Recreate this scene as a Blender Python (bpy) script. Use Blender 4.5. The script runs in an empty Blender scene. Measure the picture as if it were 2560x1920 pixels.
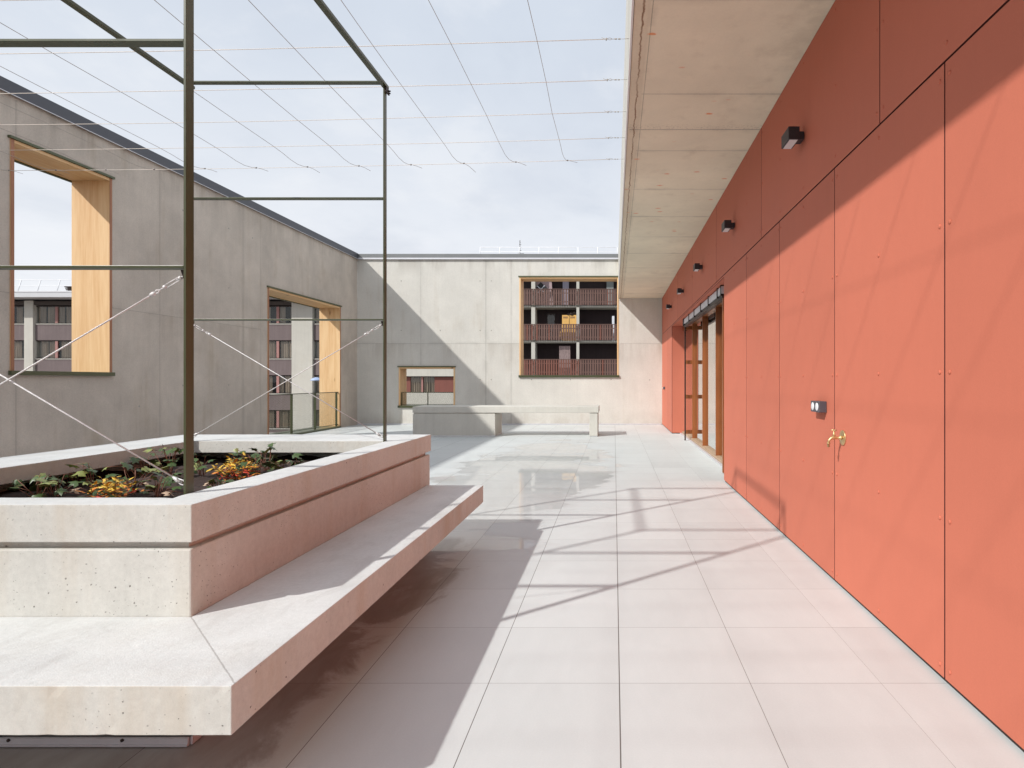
import bpy, bmesh, math, random
from mathutils import Vector, Matrix
random.seed(7)
sc = bpy.context.scene
COL = sc.collection
R = math.radians

# ------------------------------------------------------------------ camera
CAMZ = 1.387
cam = bpy.data.objects.new('camera', bpy.data.cameras.new('camera'))
COL.objects.link(cam)
cam.location = (0, 0, CAMZ)
cam.rotation_euler = (R(90), 0, 0)
cam.data.sensor_width = 36
cam.data.lens = 36 * 1446 / 2560
cam.data.shift_x = -255.5 / 2560
cam.data.shift_y = -8 / 2560
cam.data.clip_start = 0.05
cam.data.clip_end = 3000
sc.camera = cam

# ------------------------------------------------------------------ light
SUN = Vector((0.965, 0.80, -1.0)).normalized()
sun = bpy.data.objects.new('sun', bpy.data.lights.new('sun', 'SUN'))
COL.objects.link(sun)
sun.data.energy = 3.4
sun.data.angle = R(1.0)
sun.data.color = (1.0, 0.975, 0.94)
sun.rotation_euler = SUN.to_track_quat('-Z', 'Y').to_euler()

class G:
    """small node-graph helper"""
    def __init__(s, nt):
        s.nt = nt
    def n(s, t, **k):
        nd = s.nt.nodes.new(t)
        for a, b in k.items():
            setattr(nd, a, b)
        return nd
    def set(s, sock, v):
        if isinstance(v, bpy.types.NodeSocket):
            s.nt.links.new(v, sock)
        elif isinstance(v, (tuple, list)) and sock.type == 'RGBA' and len(v) == 3:
            sock.default_value = (*v, 1)
        else:
            sock.default_value = v
    def m(s, op, a, b=None, c=None, clamp=False):
        nd = s.n('ShaderNodeMath', operation=op, use_clamp=clamp)
        for i, v in enumerate((a, b, c)):
            if v is not None:
                s.set(nd.inputs[i], v)
        return nd.outputs[0]
    def vm(s, op, a, b=None):
        nd = s.n('ShaderNodeVectorMath', operation=op)
        s.set(nd.inputs[0], a)
        if b is not None:
            s.set(nd.inputs[1], b)
        return nd.outputs[0]
    def pos(s):
        return s.n('ShaderNodeNewGeometry').outputs['Position']
    def xyz(s, v):
        nd = s.n('ShaderNodeSeparateXYZ'); s.set(nd.inputs[0], v)
        return nd.outputs[0], nd.outputs[1], nd.outputs[2]
    def comb(s, x, y, z):
        nd = s.n('ShaderNodeCombineXYZ')
        for i, v in enumerate((x, y, z)): s.set(nd.inputs[i], v)
        return nd.outputs[0]
    def noise(s, v, scale, detail=3, rough=0.55, dist=0.0):
        nd = s.n('ShaderNodeTexNoise')
        s.set(nd.inputs['Vector'], v)
        nd.inputs['Scale'].default_value = scale
        nd.inputs['Detail'].default_value = detail
        nd.inputs['Roughness'].default_value = rough
        nd.inputs['Distortion'].default_value = dist
        return nd.outputs[0]
    def vor(s, v, scale):
        nd = s.n('ShaderNodeTexVoronoi')
        s.set(nd.inputs['Vector'], v)
        nd.inputs['Scale'].default_value = scale
        return nd.outputs['Distance'], nd.outputs['Color']
    def ss(s, x, a, b, lo=0.0, hi=1.0):
        nd = s.n('ShaderNodeMapRange', interpolation_type='SMOOTHSTEP')
        for i, v in enumerate((x, a, b, lo, hi)): s.set(nd.inputs[i], v)
        return nd.outputs[0]
    def mix(s, f, a, b, mode='MIX'):
        nd = s.n('ShaderNodeMix', data_type='RGBA', blend_type=mode)
        s.set(nd.inputs[0], f); s.set(nd.inputs[6], a); s.set(nd.inputs[7], b)
        return nd.outputs[2]
    def bump(s, h, strength, dist=0.01, normal=None):
        nd = s.n('ShaderNodeBump')
        s.set(nd.inputs['Height'], h)
        nd.inputs['Strength'].default_value = strength
        nd.inputs['Distance'].default_value = dist
        if normal is not None: s.set(nd.inputs['Normal'], normal)
        return nd.outputs[0]

world = bpy.data.worlds.new('World')
sc.world = world
world.use_nodes = True
world.node_tree.nodes.clear()
g = G(world.node_tree)
skyt = g.n('ShaderNodeTexSky', sky_type='NISHITA')
skyt.sun_disc = False
skyt.sun_elevation = R(38.9)
skyt.sun_rotation = R(230.1)
dirv = g.n('ShaderNodeTexCoord').outputs['Generated']
dx, dy, dz = g.xyz(dirv)
den = g.m('ADD', g.m('MAXIMUM', dz, 0.0), 0.22)
cv = g.comb(g.m('DIVIDE', dx, den), g.m('DIVIDE', dy, den), 0.0)
c1 = g.noise(cv, 1.1, 6, 0.55, 0.3)
c2 = g.noise(g.vm('ADD', cv, (7.3, 2.1, 0.4)), 2.3, 6, 0.6, 0.2)
up = g.ss(dz, 0.02, 0.55)
cloud_hi = g.mix(up, (0.86, 0.875, 0.91), (0.64, 0.70, 0.79))
cloud_lo = g.mix(up, (0.70, 0.73, 0.79), (0.60, 0.655, 0.75))
cloud = g.mix(g.ss(c1, 0.44, 0.66, 0.0, 0.8), cloud_hi, cloud_lo)
cloud = g.mix(g.m('MULTIPLY', g.ss(c2, 0.5, 0.68), 0.3), cloud, (0.90, 0.91, 0.93))
bg1 = g.n('ShaderNodeBackground'); g.set(bg1.inputs[0], skyt.outputs[0]); bg1.inputs[1].default_value = 0.1
bg2 = g.n('ShaderNodeBackground'); g.set(bg2.inputs[0], cloud); bg2.inputs[1].default_value = 0.97
mx = g.n('ShaderNodeMixShader')
g.set(mx.inputs[0], g.ss(c2, 0.2, 0.5, 0.84, 0.97))
g.nt.links.new(bg1.outputs[0], mx.inputs[1]); g.nt.links.new(bg2.outputs[0], mx.inputs[2])
g.nt.links.new(mx.outputs[0], g.n('ShaderNodeOutputWorld').inputs[0])

sc.view_settings.view_transform = 'Standard'
sc.view_settings.look = 'None'
sc.view_settings.gamma = 1.0
sc.view_settings.exposure = 0.16
sc.cycles.use_denoising = True
sc.cycles.max_bounces = 8
sc.cycles.diffuse_bounces = 3
sc.cycles.transparent_max_bounces = 12

# ------------------------------------------------------------------ materials
def new_mat(name):
    mt = bpy.data.materials.new(name)
    mt.use_nodes = True
    mt.node_tree.nodes.clear()
    gg = G(mt.node_tree)
    bs = gg.n('ShaderNodeBsdfPrincipled')
    gg.nt.links.new(bs.outputs[0], gg.n('ShaderNodeOutputMaterial').inputs[0])
    return mt, gg, bs

def plain(name, col, rough=0.5, metal=0.0, var=0.12, vscale=6.0, bump=0.0, bscale=80, stretch=(1, 1, 1), spec=0.5):
    mt, g, b = new_mat(name)
    p = g.vm('MULTIPLY', g.pos(), stretch)
    n = g.noise(p, vscale, 4)
    f = g.m('ADD', 1.0 - var, g.m('MULTIPLY', n, 2 * var))
    g.set(b.inputs['Base Color'], g.mix(1.0, col, g.comb(f, f, f), 'MULTIPLY'))
    g.set(b.inputs['Roughness'], g.m('ADD', rough - 0.06, g.m('MULTIPLY', n, 0.12)))
    b.inputs['Metallic'].default_value = metal
    b.inputs['Specular IOR Level'].default_value = spec
    if bump:
        g.set(b.inputs['Normal'], g.bump(g.noise(p, bscale, 3), bump, 0.004))
    return mt

def concrete(name, col, cloud=0.22, streak=0.16, grain=0.08, pore=None, joints=(), jdark=0.45, rough=0.8,
             stain=0.35, stain_col=(0.36, 0.29, 0.20), extra=None, bumpk=0.25):
    """col: base colour; joints: list of (axis, value, other_axis, lo, hi, halfwidth)"""
    mt, g, b = new_mat(name)
    p = g.pos()
    x, y, z = g.xyz(p)
    n1 = g.noise(p, 0.55, 5, 0.6, 0.4)
    n1b = g.noise(g.vm('ADD', p, (13.1, 4.2, 8.8)), 2.1, 5, 0.62, 0.3)
    n2 = g.noise(g.vm('MULTIPLY', p, (5.0, 5.0, 0.35)), 1.0, 4, 0.6)
    n2b = g.noise(g.vm('MULTIPLY', p, (22.0, 22.0, 0.8)), 1.0, 3, 0.6)
    n3 = g.noise(p, 45, 4, 0.7)
    n4 = g.noise(p, 230, 2, 0.6)
    f = g.m('MULTIPLY_ADD', g.m('SUBTRACT', n1, 0.5), 2 * cloud, 1.0)
    f = g.m('MULTIPLY_ADD', g.m('SUBTRACT', n1b, 0.5), cloud, f)
    f = g.m('MULTIPLY_ADD', g.m('SUBTRACT', n2, 0.5), 2 * streak, f)
    f = g.m('MULTIPLY_ADD', g.m('SUBTRACT', n2b, 0.5), streak, f)
    f = g.m('MULTIPLY_ADD', g.m('SUBTRACT', n3, 0.5), 2 * grain, f)
    f = g.m('MULTIPLY_ADD', g.m('SUBTRACT', n4, 0.5), grain, f)
    c = g.mix(1.0, col, g.comb(f, f, f), 'MULTIPLY')
    st = g.ss(g.m('ADD', g.m('MULTIPLY', n2, 0.6), g.m('MULTIPLY', g.noise(g.vm('ADD', p, (3, 9, 1)), 0.8, 4, 0.6), 0.5)), 0.56, 0.78)
    c = g.mix(g.m('MULTIPLY', st, stain), c, stain_col)
    h = g.m('ADD', g.m('MULTIPLY', n3, 0.5), g.m('MULTIPLY', n4, 0.3))
    if pore:
        for scale, thr, amt, off in pore:
            d, cc = g.vor(g.vm('ADD', g.vm('ADD', p, (off, off * 2, off)), g.vm('MULTIPLY', g.comb(n3, n4, n3), (0.012, 0.012, 0.012))), scale)
            cr, cg, cb = g.xyz(cc)
            rad = g.m('MULTIPLY', g.m('POWER', cr, 2.0), thr)
            clus = g.ss(g.noise(g.vm('ADD', p, (off, 1, 2)), 2.2, 3), 0.45, 0.60)
            mk = g.m('MULTIPLY', g.ss(d, g.m('MULTIPLY', rad, 0.7), rad, 1.0, 0.0), clus)
            mk = g.m('MULTIPLY', mk, g.m('GREATER_THAN', rad, thr * 0.08))
            c = g.mix(g.m('MULTIPLY', mk, amt), c, (0.06, 0.05, 0.04))
            h = g.m('SUBTRACT', h, g.m('MULTIPLY', mk, 1.2))
    if joints:
        ax = {'x': x, 'y': y, 'z': z}
        jm = None
        wob = g.m('MULTIPLY', g.m('SUBTRACT', n3, 0.5), 0.006)
        for (a, v, o, lo, hi, hw) in joints:
            dd = g.m('ABSOLUTE', g.m('SUBTRACT', g.m('ADD', ax[a], wob), v))
            k = g.ss(dd, hw * 0.5, hw * 1.3, 1.0, 0.0)
            halo = g.ss(dd, 0.0, hw * 14, 0.3, 0.0)
            k = g.m('MAXIMUM', k, g.m('MULTIPLY', halo, g.ss(n1b, 0.42, 0.62)))
            k = g.m('MULTIPLY', k, g.m('GREATER_THAN', ax[o], lo))
            k = g.m('MULTIPLY', k, g.m('LESS_THAN', ax[o], hi))
            jm = k if jm is None else g.m('MAXIMUM', jm, k)
        jv = g.m('MULTIPLY', jm, g.ss(n1b, 0.25, 0.7, 0.55, 1.0))
        c = g.mix(g.m('MULTIPLY', jv, jdark), c, (0.10, 0.085, 0.07))
        h = g.m('SUBTRACT', h, g.m('MULTIPLY', jm, 0.6))
    if extra:
        c = extra(g, c, x, y, z, n1b, n3)
    g.set(b.inputs['Base Color'], c)
    b.inputs['Roughness'].default_value = rough
    b.inputs['Specular IOR Level'].default_value = 0.35
    g.set(b.inputs['Normal'], g.bump(h, bumpk, 0.004))
    return mt

YW = 18.3      # far wall face
XL = -8.13     # left wall face
XR = 1.516     # red cladding face
far_j = [('x', -6.12, 'z', 1.9, 5.2, .006), ('x', -4.06, 'z', 0, 5.2, .012), ('x', -3.26, 'z', 0, 5.2, .006),
         ('z', 2.57, 'x', -8.2, -3.0, .007), ('z', 2.57, 'x', .2, 1.6, .006)]
left_j = [('y', 7.86, 'z', 0, 5.2, .006), ('y', 10.35, 'z', 0, 5.2, .006), ('y', 12.67, 'z', 0, 5.2, .007), ('y', 13.3, 'z', 0, 5.2, .005),
          ('y', 5.3, 'z', 0, 5.2, .006), ('y', 2.7, 'z', 0, 5.2, .006), ('z', 2.57, 'y', 2, 13.3, .005)]
M = {}
def wall_extra(g, c, x, y, z, n1b, n3):
    # darker damp foot and dirt runs under the coping: weathering of the wall itself
    k = g.m('MULTIPLY', g.ss(z, 0.0, 0.55, 0.28, 0.0), g.ss(n1b, 0.35, 0.65))
    c = g.mix(k, c, (0.22, 0.17, 0.12))
    q = g.noise(g.vm('MULTIPLY', g.pos(), (2.2, 2.2, .25)), 1.0, 5, .65, .3)
    k2 = g.m('MULTIPLY', g.ss(z, 1.6, 2.56, 0.0, 1.0), g.m('LESS_THAN', z, 2.57))
    k2 = g.m('MULTIPLY', g.m('MULTIPLY', k2, .22), g.ss(q, .42, .62))
    c = g.mix(k2, c, (0.27, 0.21, 0.15))
    k3 = g.m('MULTIPLY', g.ss(z, 4.6, 5.25, 0.0, .35), g.ss(q, .45, .65))
    return g.mix(k3, c, (0.24, 0.21, 0.17))
M['conc_far'] = concrete('concrete far wall', (0.655, 0.635, 0.58), cloud=.17, streak=.06, grain=.14, joints=far_j, stain=.30, extra=wall_extra, pore=[(9, .05, .6, 1.0)])
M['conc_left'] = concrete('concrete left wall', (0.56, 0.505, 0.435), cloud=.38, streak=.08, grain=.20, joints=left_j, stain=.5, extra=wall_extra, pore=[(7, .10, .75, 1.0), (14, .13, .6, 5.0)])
M['conc_planter'] = concrete('cast concrete planter', (0.605, 0.60, 0.555), cloud=.27, streak=.10, grain=.17, stain=.45, stain_col=(.44, .34, .22),
                             pore=[(12, .09, .95, 1.0), (26, .13, .85, 4.0), (55, .22, .8, 7.0), (85, .24, .6, 2.5)], rough=.72, bumpk=.35)
def mitre_extra(g, c, x, y, z, n1b, n3):
    # mortar seam on the diagonal where the two seat slabs meet
    d = g.m('ABSOLUTE', g.m('SUBTRACT', g.m('ADD', g.m('ADD', x, y), g.m('MULTIPLY', g.m('SUBTRACT', n3, .5), .008)), -1.61 + 2.20))
    k = g.m('MULTIPLY', g.ss(d, .0015, .005, 1.0, 0.0), g.m('LESS_THAN', z, .6))
    k = g.m('MULTIPLY', k, g.m('MULTIPLY', g.m('GREATER_THAN', x, -1.615), g.m('LESS_THAN', y, 2.205)))
    c = g.mix(g.m('MULTIPLY', k, .55), c, (0.25, 0.23, 0.21))
    p = g.pos()
    q = g.m('MULTIPLY', g.ss(g.noise(g.vm('MULTIPLY', p, (3, 1.2, 1)), 2.0, 6, .68, .8), .50, .66), .17)
    return g.mix(q, c, (0.36, 0.34, 0.31))
M['conc_top'] = concrete('trowelled concrete sunlit top', (0.66, 0.67, 0.655), cloud=.26, streak=.0, grain=.12, stain=.12, rough=.7, bumpk=.8, extra=mitre_extra)  # trowelled finish for top faces; their sunlit paleness is put into the colour
M['conc_bench'] = concrete('concrete bench', (0.63, 0.61, 0.55), cloud=.16, streak=.10, stain=.3, pore=[(14, .07, .6, 2.0)])
sof_j = [('y', v, 'x', .25, 2, .006) for v in (1.35, 2.66, 3.965, 5.27, 6.57, 7.89, 9.2, 10.5, 11.85, 13.37, 14.7, 16.1, 17.3)] + \
        [('y', 6.016, 'x', .16, 2, .010), ('x', .27, 'y', -5, 19, .004)]
def soffit_extra(g, c, x, y, z, n1b, n3):
    # rusty tie-wire line along the edge and smeared orange marks left on the board-cast slab
    p = g.pos()
    w = g.m('MULTIPLY', g.m('SUBTRACT', g.noise(p, 5.0, 4, .7), .5), 0.05)
    d = g.m('ABSOLUTE', g.m('SUBTRACT', g.m('ADD', x, w), 0.205))
    k = g.m('MULTIPLY', g.ss(d, 0.001, 0.011, 1.0, 0.0), g.ss(n1b, .3, .6, .35, .9))
    c = g.mix(k, c, (0.20, 0.085, 0.03))
    c = g.mix(g.m('MULTIPLY', g.ss(x, .24, .27, .35, 0.0), g.m('MULTIPLY', g.m('LESS_THAN', z, 4.05), n3)), c, (0.25, 0.15, 0.08))
    q = g.vm('MULTIPLY', g.vm('ADD', p, g.comb(g.m('MULTIPLY', n3, .08), g.m('MULTIPLY', n1b, .05), 0.0)), (2.6, 6.0, 0.0))
    dd, cc = g.vor(q, 1.0)
    cr, cg, cb = g.xyz(cc)
    k2 = g.m('MULTIPLY', g.ss(dd, .06, .14, 1.0, 0.0), g.m('GREATER_THAN', cr, 0.5))
    k2 = g.m('MULTIPLY', k2, g.m('LESS_THAN', z, 4.05))
    c = g.mix(g.m('MULTIPLY', k2, g.ss(y, 10.5, 11.5, .8, 0.0)), c, (0.75, 0.22, 0.03))
    s = g.m('MULTIPLY', g.ss(g.m('ABSOLUTE', g.m('SUBTRACT', y, 5.97)), 0.0, .12, .5, 0.0), g.ss(n3, .5, .7))
    return g.mix(s, c, (0.12, 0.09, 0.07))
M['conc_soffit'] = concrete('board cast soffit', (0.83, 0.765, 0.60), cloud=.20, streak=.02, joints=sof_j, jdark=.6, stain=.25, extra=soffit_extra, grain=.05)
M['conc_far_bld'] = concrete('far building concrete', (0.54, 0.52, 0.46), cloud=.12, streak=.12, stain=.2)

# --- floor tiles
def floor_mat():
    mt, g, b = new_mat('pale porcelain tiles')
    p = g.pos()
    x, y, z = g.xyz(p)
    u = g.m('DIVIDE', g.m('SUBTRACT', x, 0.024), 0.6)
    v = g.m('DIVIDE', g.m('SUBTRACT', y, 2.653), 0.6)
    iu, iv = g.m('ROUND', u), g.m('ROUND', v)
    du = g.m('MULTIPLY', g.m('ABSOLUTE', g.m('SUBTRACT', u, iu)), 0.6)
    dv = g.m('MULTIPLY', g.m('ABSOLUTE', g.m('SUBTRACT', v, iv)), 0.6)
    # joint widths differ a little from row to row
    wn = g.n('ShaderNodeTexWhiteNoise', noise_dimensions='1D'); g.set(wn.inputs['W'], iu)
    wid = g.m('MULTIPLY_ADD', wn.outputs['Value'], 0.0017, 0.0012)
    wid = g.m('MULTIPLY', wid, g.m('MULTIPLY_ADD', g.m('GREATER_THAN', iu, 0.5), -.35, 1.0))
    wid = g.m('MULTIPLY', wid, g.m('MULTIPLY_ADD', g.m('GREATER_THAN', iu, 1.5), -.75, 1.0))
    ju = g.ss(du, g.m('MULTIPLY', wid, .8), g.m('MULTIPLY', wid, 1.5), 1.0, 0.0)
    jv = g.ss(dv, 0.0006, 0.0017, 0.8, 0.0)
    j = g.m('MAXIMUM', ju, jv)
    cell = g.comb(g.m('FLOOR', u), g.m('FLOOR', v), 0.0)
    wt = g.n('ShaderNodeTexWhiteNoise', noise_dimensions='3D'); g.set(wt.inputs['Vector'], cell)
    tv, tc = wt.outputs['Value'], wt.outputs['Color']
    n1 = g.noise(p, 1.3, 5, .6, .3)
    n2 = g.noise(g.vm('ADD', g.vm('MULTIPLY', p, (9, 3, 1)), g.vm('MULTIPLY', tc, (30, 30, 0))), 1.0, 5, .65, .6)
    n3 = g.noise(p, 130, 3, .65)
    f = g.m('MULTIPLY_ADD', g.m('SUBTRACT', tv, .5), .075, 1.0)
    f = g.m('MULTIPLY_ADD', g.m('SUBTRACT', n2, .5), .10, f)
    f = g.m('MULTIPLY_ADD', g.m('SUBTRACT', n1, .5), .16, f)
    f = g.m('MULTIPLY_ADD', g.m('SUBTRACT', n3, .5), .12, f)
    c = g.mix(1.0, (0.615, 0.645, 0.635), g.comb(f, f, f), 'MULTIPLY')
    # standing rain water between the planter and the far bench
    ex = g.m('DIVIDE', g.m('ADD', x, 1.25), 1.55)
    ey = g.m('DIVIDE', g.m('SUBTRACT', y, 8.9), 5.0)
    fall = g.m('SUBTRACT', 1.0, g.m('ADD', g.m('MULTIPLY', ex, ex), g.m('MULTIPLY', ey, ey)))
    wn1 = g.noise(g.vm('MULTIPLY', g.vm('ADD', p, (2.2, 5.1, 0)), (.7, 1.3, 1.0)), 0.9, 6, .62, .6)
    wetraw = g.m('ADD', g.m('MULTIPLY', fall, .85), g.m('ADD', g.m('MULTIPLY', g.m('SUBTRACT', wn1, .5), 1.7), g.m('MULTIPLY', g.m('SUBTRACT', tv, .5), .35)))
    wet = g.ss(wetraw, .34, .41)
    damp = g.ss(wetraw, .12, .40)
    # damp stains under the planter seat, with its deep shade painted in
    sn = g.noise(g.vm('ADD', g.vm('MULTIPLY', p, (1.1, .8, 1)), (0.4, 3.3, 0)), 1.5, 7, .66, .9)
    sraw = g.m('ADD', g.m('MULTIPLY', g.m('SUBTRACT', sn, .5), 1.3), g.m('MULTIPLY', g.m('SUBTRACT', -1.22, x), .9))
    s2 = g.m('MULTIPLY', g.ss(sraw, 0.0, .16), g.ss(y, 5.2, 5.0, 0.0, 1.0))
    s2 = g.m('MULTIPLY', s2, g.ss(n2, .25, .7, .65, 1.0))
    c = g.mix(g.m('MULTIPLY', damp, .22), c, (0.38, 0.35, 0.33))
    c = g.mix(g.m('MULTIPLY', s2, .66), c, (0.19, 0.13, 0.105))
    c = g.mix(g.m('MULTIPLY', j, .88), c, (0.07, 0.05, 0.04))
    g.set(b.inputs['Base Color'], c)
    g.set(b.inputs['Roughness'], g.m('ADD', .42, g.m('MULTIPLY', n1, .16)))
    b.inputs['Specular IOR Level'].default_value = 0.5
    tilt = g.vm('MULTIPLY', g.vm('SUBTRACT', tc, (.5, .5, .5)), (.006, .006, 0.0))
    nrm = g.vm('NORMALIZE', g.vm('ADD', g.n('ShaderNodeNewGeometry').outputs['Normal'], tilt))
    h = g.m('SUBTRACT', g.m('MULTIPLY', n3, .25), g.m('MULTIPLY', j, 1.0))
    g.set(b.inputs['Normal'], g.bump(h, .18, .003, nrm))
    g.set(b.inputs['Coat Weight'], g.m('MULTIPLY', g.m('MULTIPLY', wet, g.ss(n1, .3, .7, .5, .9)), g.m('SUBTRACT', 1.0, j)))
    b.inputs['Coat Roughness'].default_value = 0.015
    b.inputs['Coat IOR'].default_value = 1.33
    g.set(b.inputs['Coat Normal'], nrm)
    return mt
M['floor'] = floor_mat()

def red_mat():
    mt, g, b = new_mat('red through-coloured panel')
    p = g.pos()
    n1 = g.noise(p, .9, 5, .6, .3)
    n2 = g.noise(g.vm('MULTIPLY', p, (14, 14, 3)), 1.0, 4, .6)
    n3 = g.noise(p, 170, 3, .6)
    f = g.m('MULTIPLY_ADD', g.m('SUBTRACT', n1, .5), .16, 1.0)
    f = g.m('MULTIPLY_ADD', g.m('SUBTRACT', n2, .5), .05, f)
    f = g.m('MULTIPLY_ADD', g.m('SUBTRACT', n3, .5), .12, f)
    oi = g.n('ShaderNodeObjectInfo').outputs['Random']
    f = g.m('MULTIPLY_ADD', g.m('SUBTRACT', oi, .5), .10, f)
    c = g.mix(1.0, (0.58, 0.178, 0.114), g.comb(f, f, f), 'MULTIPLY')
    g.set(b.inputs['Base Color'], c)
    g.set(b.inputs['Roughness'], g.m('ADD', .52, g.m('MULTIPLY', n1, .12)))
    b.inputs['Specular IOR Level'].default_value = .10
    g.set(b.inputs['Normal'], g.bump(g.m('ADD', g.m('MULTIPLY', n3, .6), n2), .10, .002))
    return mt
M['red'] = red_mat()
M['red_edge'] = plain('dark panel edge', (0.13, 0.032, 0.026), rough=.8)  # side faces of the panels, darker red than the fronts

def wood(name, col, dark, along, knots=True, rough=.55):
    mt, g, b = new_mat(name)
    p = g.pos()
    sc_ = {'x': (.5, 9, 9), 'y': (9, .5, 9), 'z': (9, 9, .5)}[along]
    q = g.vm('MULTIPLY', p, sc_)
    n1 = g.noise(q, 1.0, 5, .6, .5)
    n2 = g.noise(q, 4.0, 4, .65, .2)
    f = g.m('ADD', g.m('MULTIPLY', n1, .6), g.m('MULTIPLY', n2, .4))
    c = g.mix(g.ss(f, .35, .68), col, dark)
    if knots:
        kq = {'x': (1.6, 5, 5), 'y': (5, 1.6, 5), 'z': (5, 5, 1.6)}[along]
        d, cc = g.vor(g.vm('MULTIPLY', p, kq), 1.0)
        cr, _, _ = g.xyz(cc)
        k = g.m('MULTIPLY', g.ss(d, .04, .17, 1, 0), g.m('GREATER_THAN', cr, .5))
        c = g.mix(g.m('MULTIPLY', k, .85), c, (dark[0] * .45, dark[1] * .35, dark[2] * .3))
    g.set(b.inputs['Base Color'], c)
    b.inputs['Roughness'].default_value = rough
    g.set(b.inputs['Normal'], g.bump(f, .15, .003))
    return mt
PINE, PINED = (0.83, 0.575, 0.31), (0.70, 0.42, 0.19)
M['pine_z'] = wood('pine lining upright', PINE, PINED, 'z')
M['pine_y'] = wood('pine lining along wall', PINE, PINED, 'y')
M['pine_x'] = wood('pine lining across wall', PINE, PINED, 'x')
M['pine_edge'] = wood('shaded pine board edge', (0.42, 0.20, 0.11), (0.33, 0.14, 0.07), 'z')  # same pine boards; shade on their edges is put into the colour
M['brown_wood'] = wood('oiled brown wood', (0.31, 0.092, 0.020), (0.22, 0.06, 0.013), 'z', knots=False, rough=.4)
M['sill_wood'] = wood('worn sill wood', (0.46, 0.33, 0.22), (0.36, 0.24, 0.15), 'y', knots=False)
M['green_steel'] = plain('olive green painted steel', (0.064, 0.072, 0.032), rough=.32, var=.10, vscale=9, spec=.5)
M['coping'] = plain('anthracite sheet metal', (0.085, 0.088, 0.10), rough=.38, metal=.3, var=.12, vscale=2.5, bump=.03, bscale=12)
M['coping_pale'] = plain('grey sheet metal', (0.22, 0.225, 0.225), rough=.36, metal=.3, var=.12, vscale=2.5)
M['flash_green'] = plain('green black flashing', (0.10, 0.115, 0.06), rough=.4, metal=.2)
M['steel_wire'] = plain('galvanised wire', (0.40, 0.36, 0.32), rough=.6, metal=.35, var=.12, vscale=10)
M['cross_steel'] = plain('sunlit wire steel', (0.80, 0.72, 0.63), rough=.6, metal=.1, var=.08, vscale=10)  # same steel as the long wires, with the sunlit tone painted into it
M['white_wire'] = plain('bright braided wire', (0.72, 0.70, 0.69), rough=.45, metal=.35, var=.2, vscale=160, bump=.5, bscale=500)
M['alu'] = plain('aluminium', (0.70, 0.70, 0.73), rough=.4, metal=.4, var=.1, vscale=14)
M['white_trim'] = plain('white drip edge', (0.80, 0.80, 0.79), rough=.5, var=.06)
M['fascia'] = concrete('pale fascia', (0.55, 0.53, 0.48), cloud=.25, streak=.2)
M['black_lamp'] = plain('black lamp housing', (0.022, 0.020, 0.026), rough=.45, var=.1)
M['diffuser'] = plain('frosted diffuser', (0.78, 0.78, 0.80), rough=.35, var=.05)
M['socket_grey'] = plain('grey socket plastic', (0.085, 0.08, 0.095), rough=.5, var=.08)
M['socket_white'] = plain('white socket face', (0.78, 0.79, 0.82), rough=.3, var=.04)
M['brass'] = plain('brass', (0.66, 0.48, 0.25), rough=.42, metal=.85, var=.12, vscale=60)
M['gap'] = plain('dark joint backing', (0.03, 0.02, 0.018), rough=.9)
M['bronze'] = plain('dark bronze metal', (0.035, 0.022, 0.018), rough=.45, metal=.4)
M['interior'] = plain('dim interior', (0.10, 0.09, 0.085), rough=.8)
M['soil'] = plain('dark planting soil', (0.050, 0.030, 0.024), rough=.95, var=.35, vscale=25, bump=.9, bscale=40)
M['ivy'] = plain('ivy leaf', (0.060, 0.105, 0.026), rough=.42, var=.35, vscale=11)
M['ivy_pale'] = plain('pale ivy leaf', (0.27, 0.31, 0.095), rough=.45, var=.3, vscale=14)
M['stem'] = plain('red brown stem', (0.26, 0.11, 0.07), rough=.6)
M['leaf_orange'] = plain('orange leaf', (0.74, 0.26, 0.035), rough=.45, var=.35, vscale=30)
M['leaf_yellow'] = plain('yellow leaf', (0.78, 0.50, 0.06), rough=.45, var=.25, vscale=30)
M['leaf_red'] = plain('red leaf', (0.62, 0.075, 0.04), rough=.45, var=.3, vscale=30)
M['dry_leaf'] = plain('dry leaf', (0.55, 0.40, 0.28), rough=.7)
M['lintel'] = plain('dark lintel', (0.075, 0.06, 0.052), rough=.8)
M['band'] = concrete('washed aggregate band', (0.17, 0.133, 0.130), cloud=.15, streak=.15, grain=.35, stain=.15, stain_col=(.3, .25, .25))
M['band_pale'] = M['conc_far_bld']
M['roof_white'] = plain('white roof edge', (0.60, 0.60, 0.61), rough=.5, var=.05)
M['rail_white'] = plain('white roof railing', (0.82, 0.82, 0.83), rough=.4, var=.04)
M['pink'] = plain('pink mullion', (0.36, 0.18, 0.16), rough=.6)
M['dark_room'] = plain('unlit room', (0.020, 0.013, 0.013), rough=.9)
M['slat'] = plain('brown stained slats', (0.160, 0.088, 0.070), rough=.65, var=.35, vscale=1.6, stretch=(4, 1, .4))
M['slat_red'] = plain('reddish slats', (0.20, 0.078, 0.054), rough=.65, var=.3, vscale=1.6, stretch=(4, 1, .4))
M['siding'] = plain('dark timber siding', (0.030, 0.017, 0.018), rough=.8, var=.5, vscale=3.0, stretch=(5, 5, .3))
M['shutter'] = plain('red brown shutter', (0.19, 0.062, 0.045), rough=.6, var=.3, vscale=2, stretch=(6, 6, .3))
M['curtain'] = plain('beige curtain', (0.33, 0.26, 0.205), rough=.9, var=.65, vscale=2.4, stretch=(5, 1, .15))
M['ochre'] = plain('ochre cabinet', (0.72, 0.42, 0.12), rough=.5)
M['mauve'] = plain('mauve board', (0.42, 0.31, 0.31), rough=.7)
M['lilac'] = plain('lilac cloth', (0.36, 0.33, 0.40), rough=.9, var=.3, vscale=5, stretch=(5, 1, .2))
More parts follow.
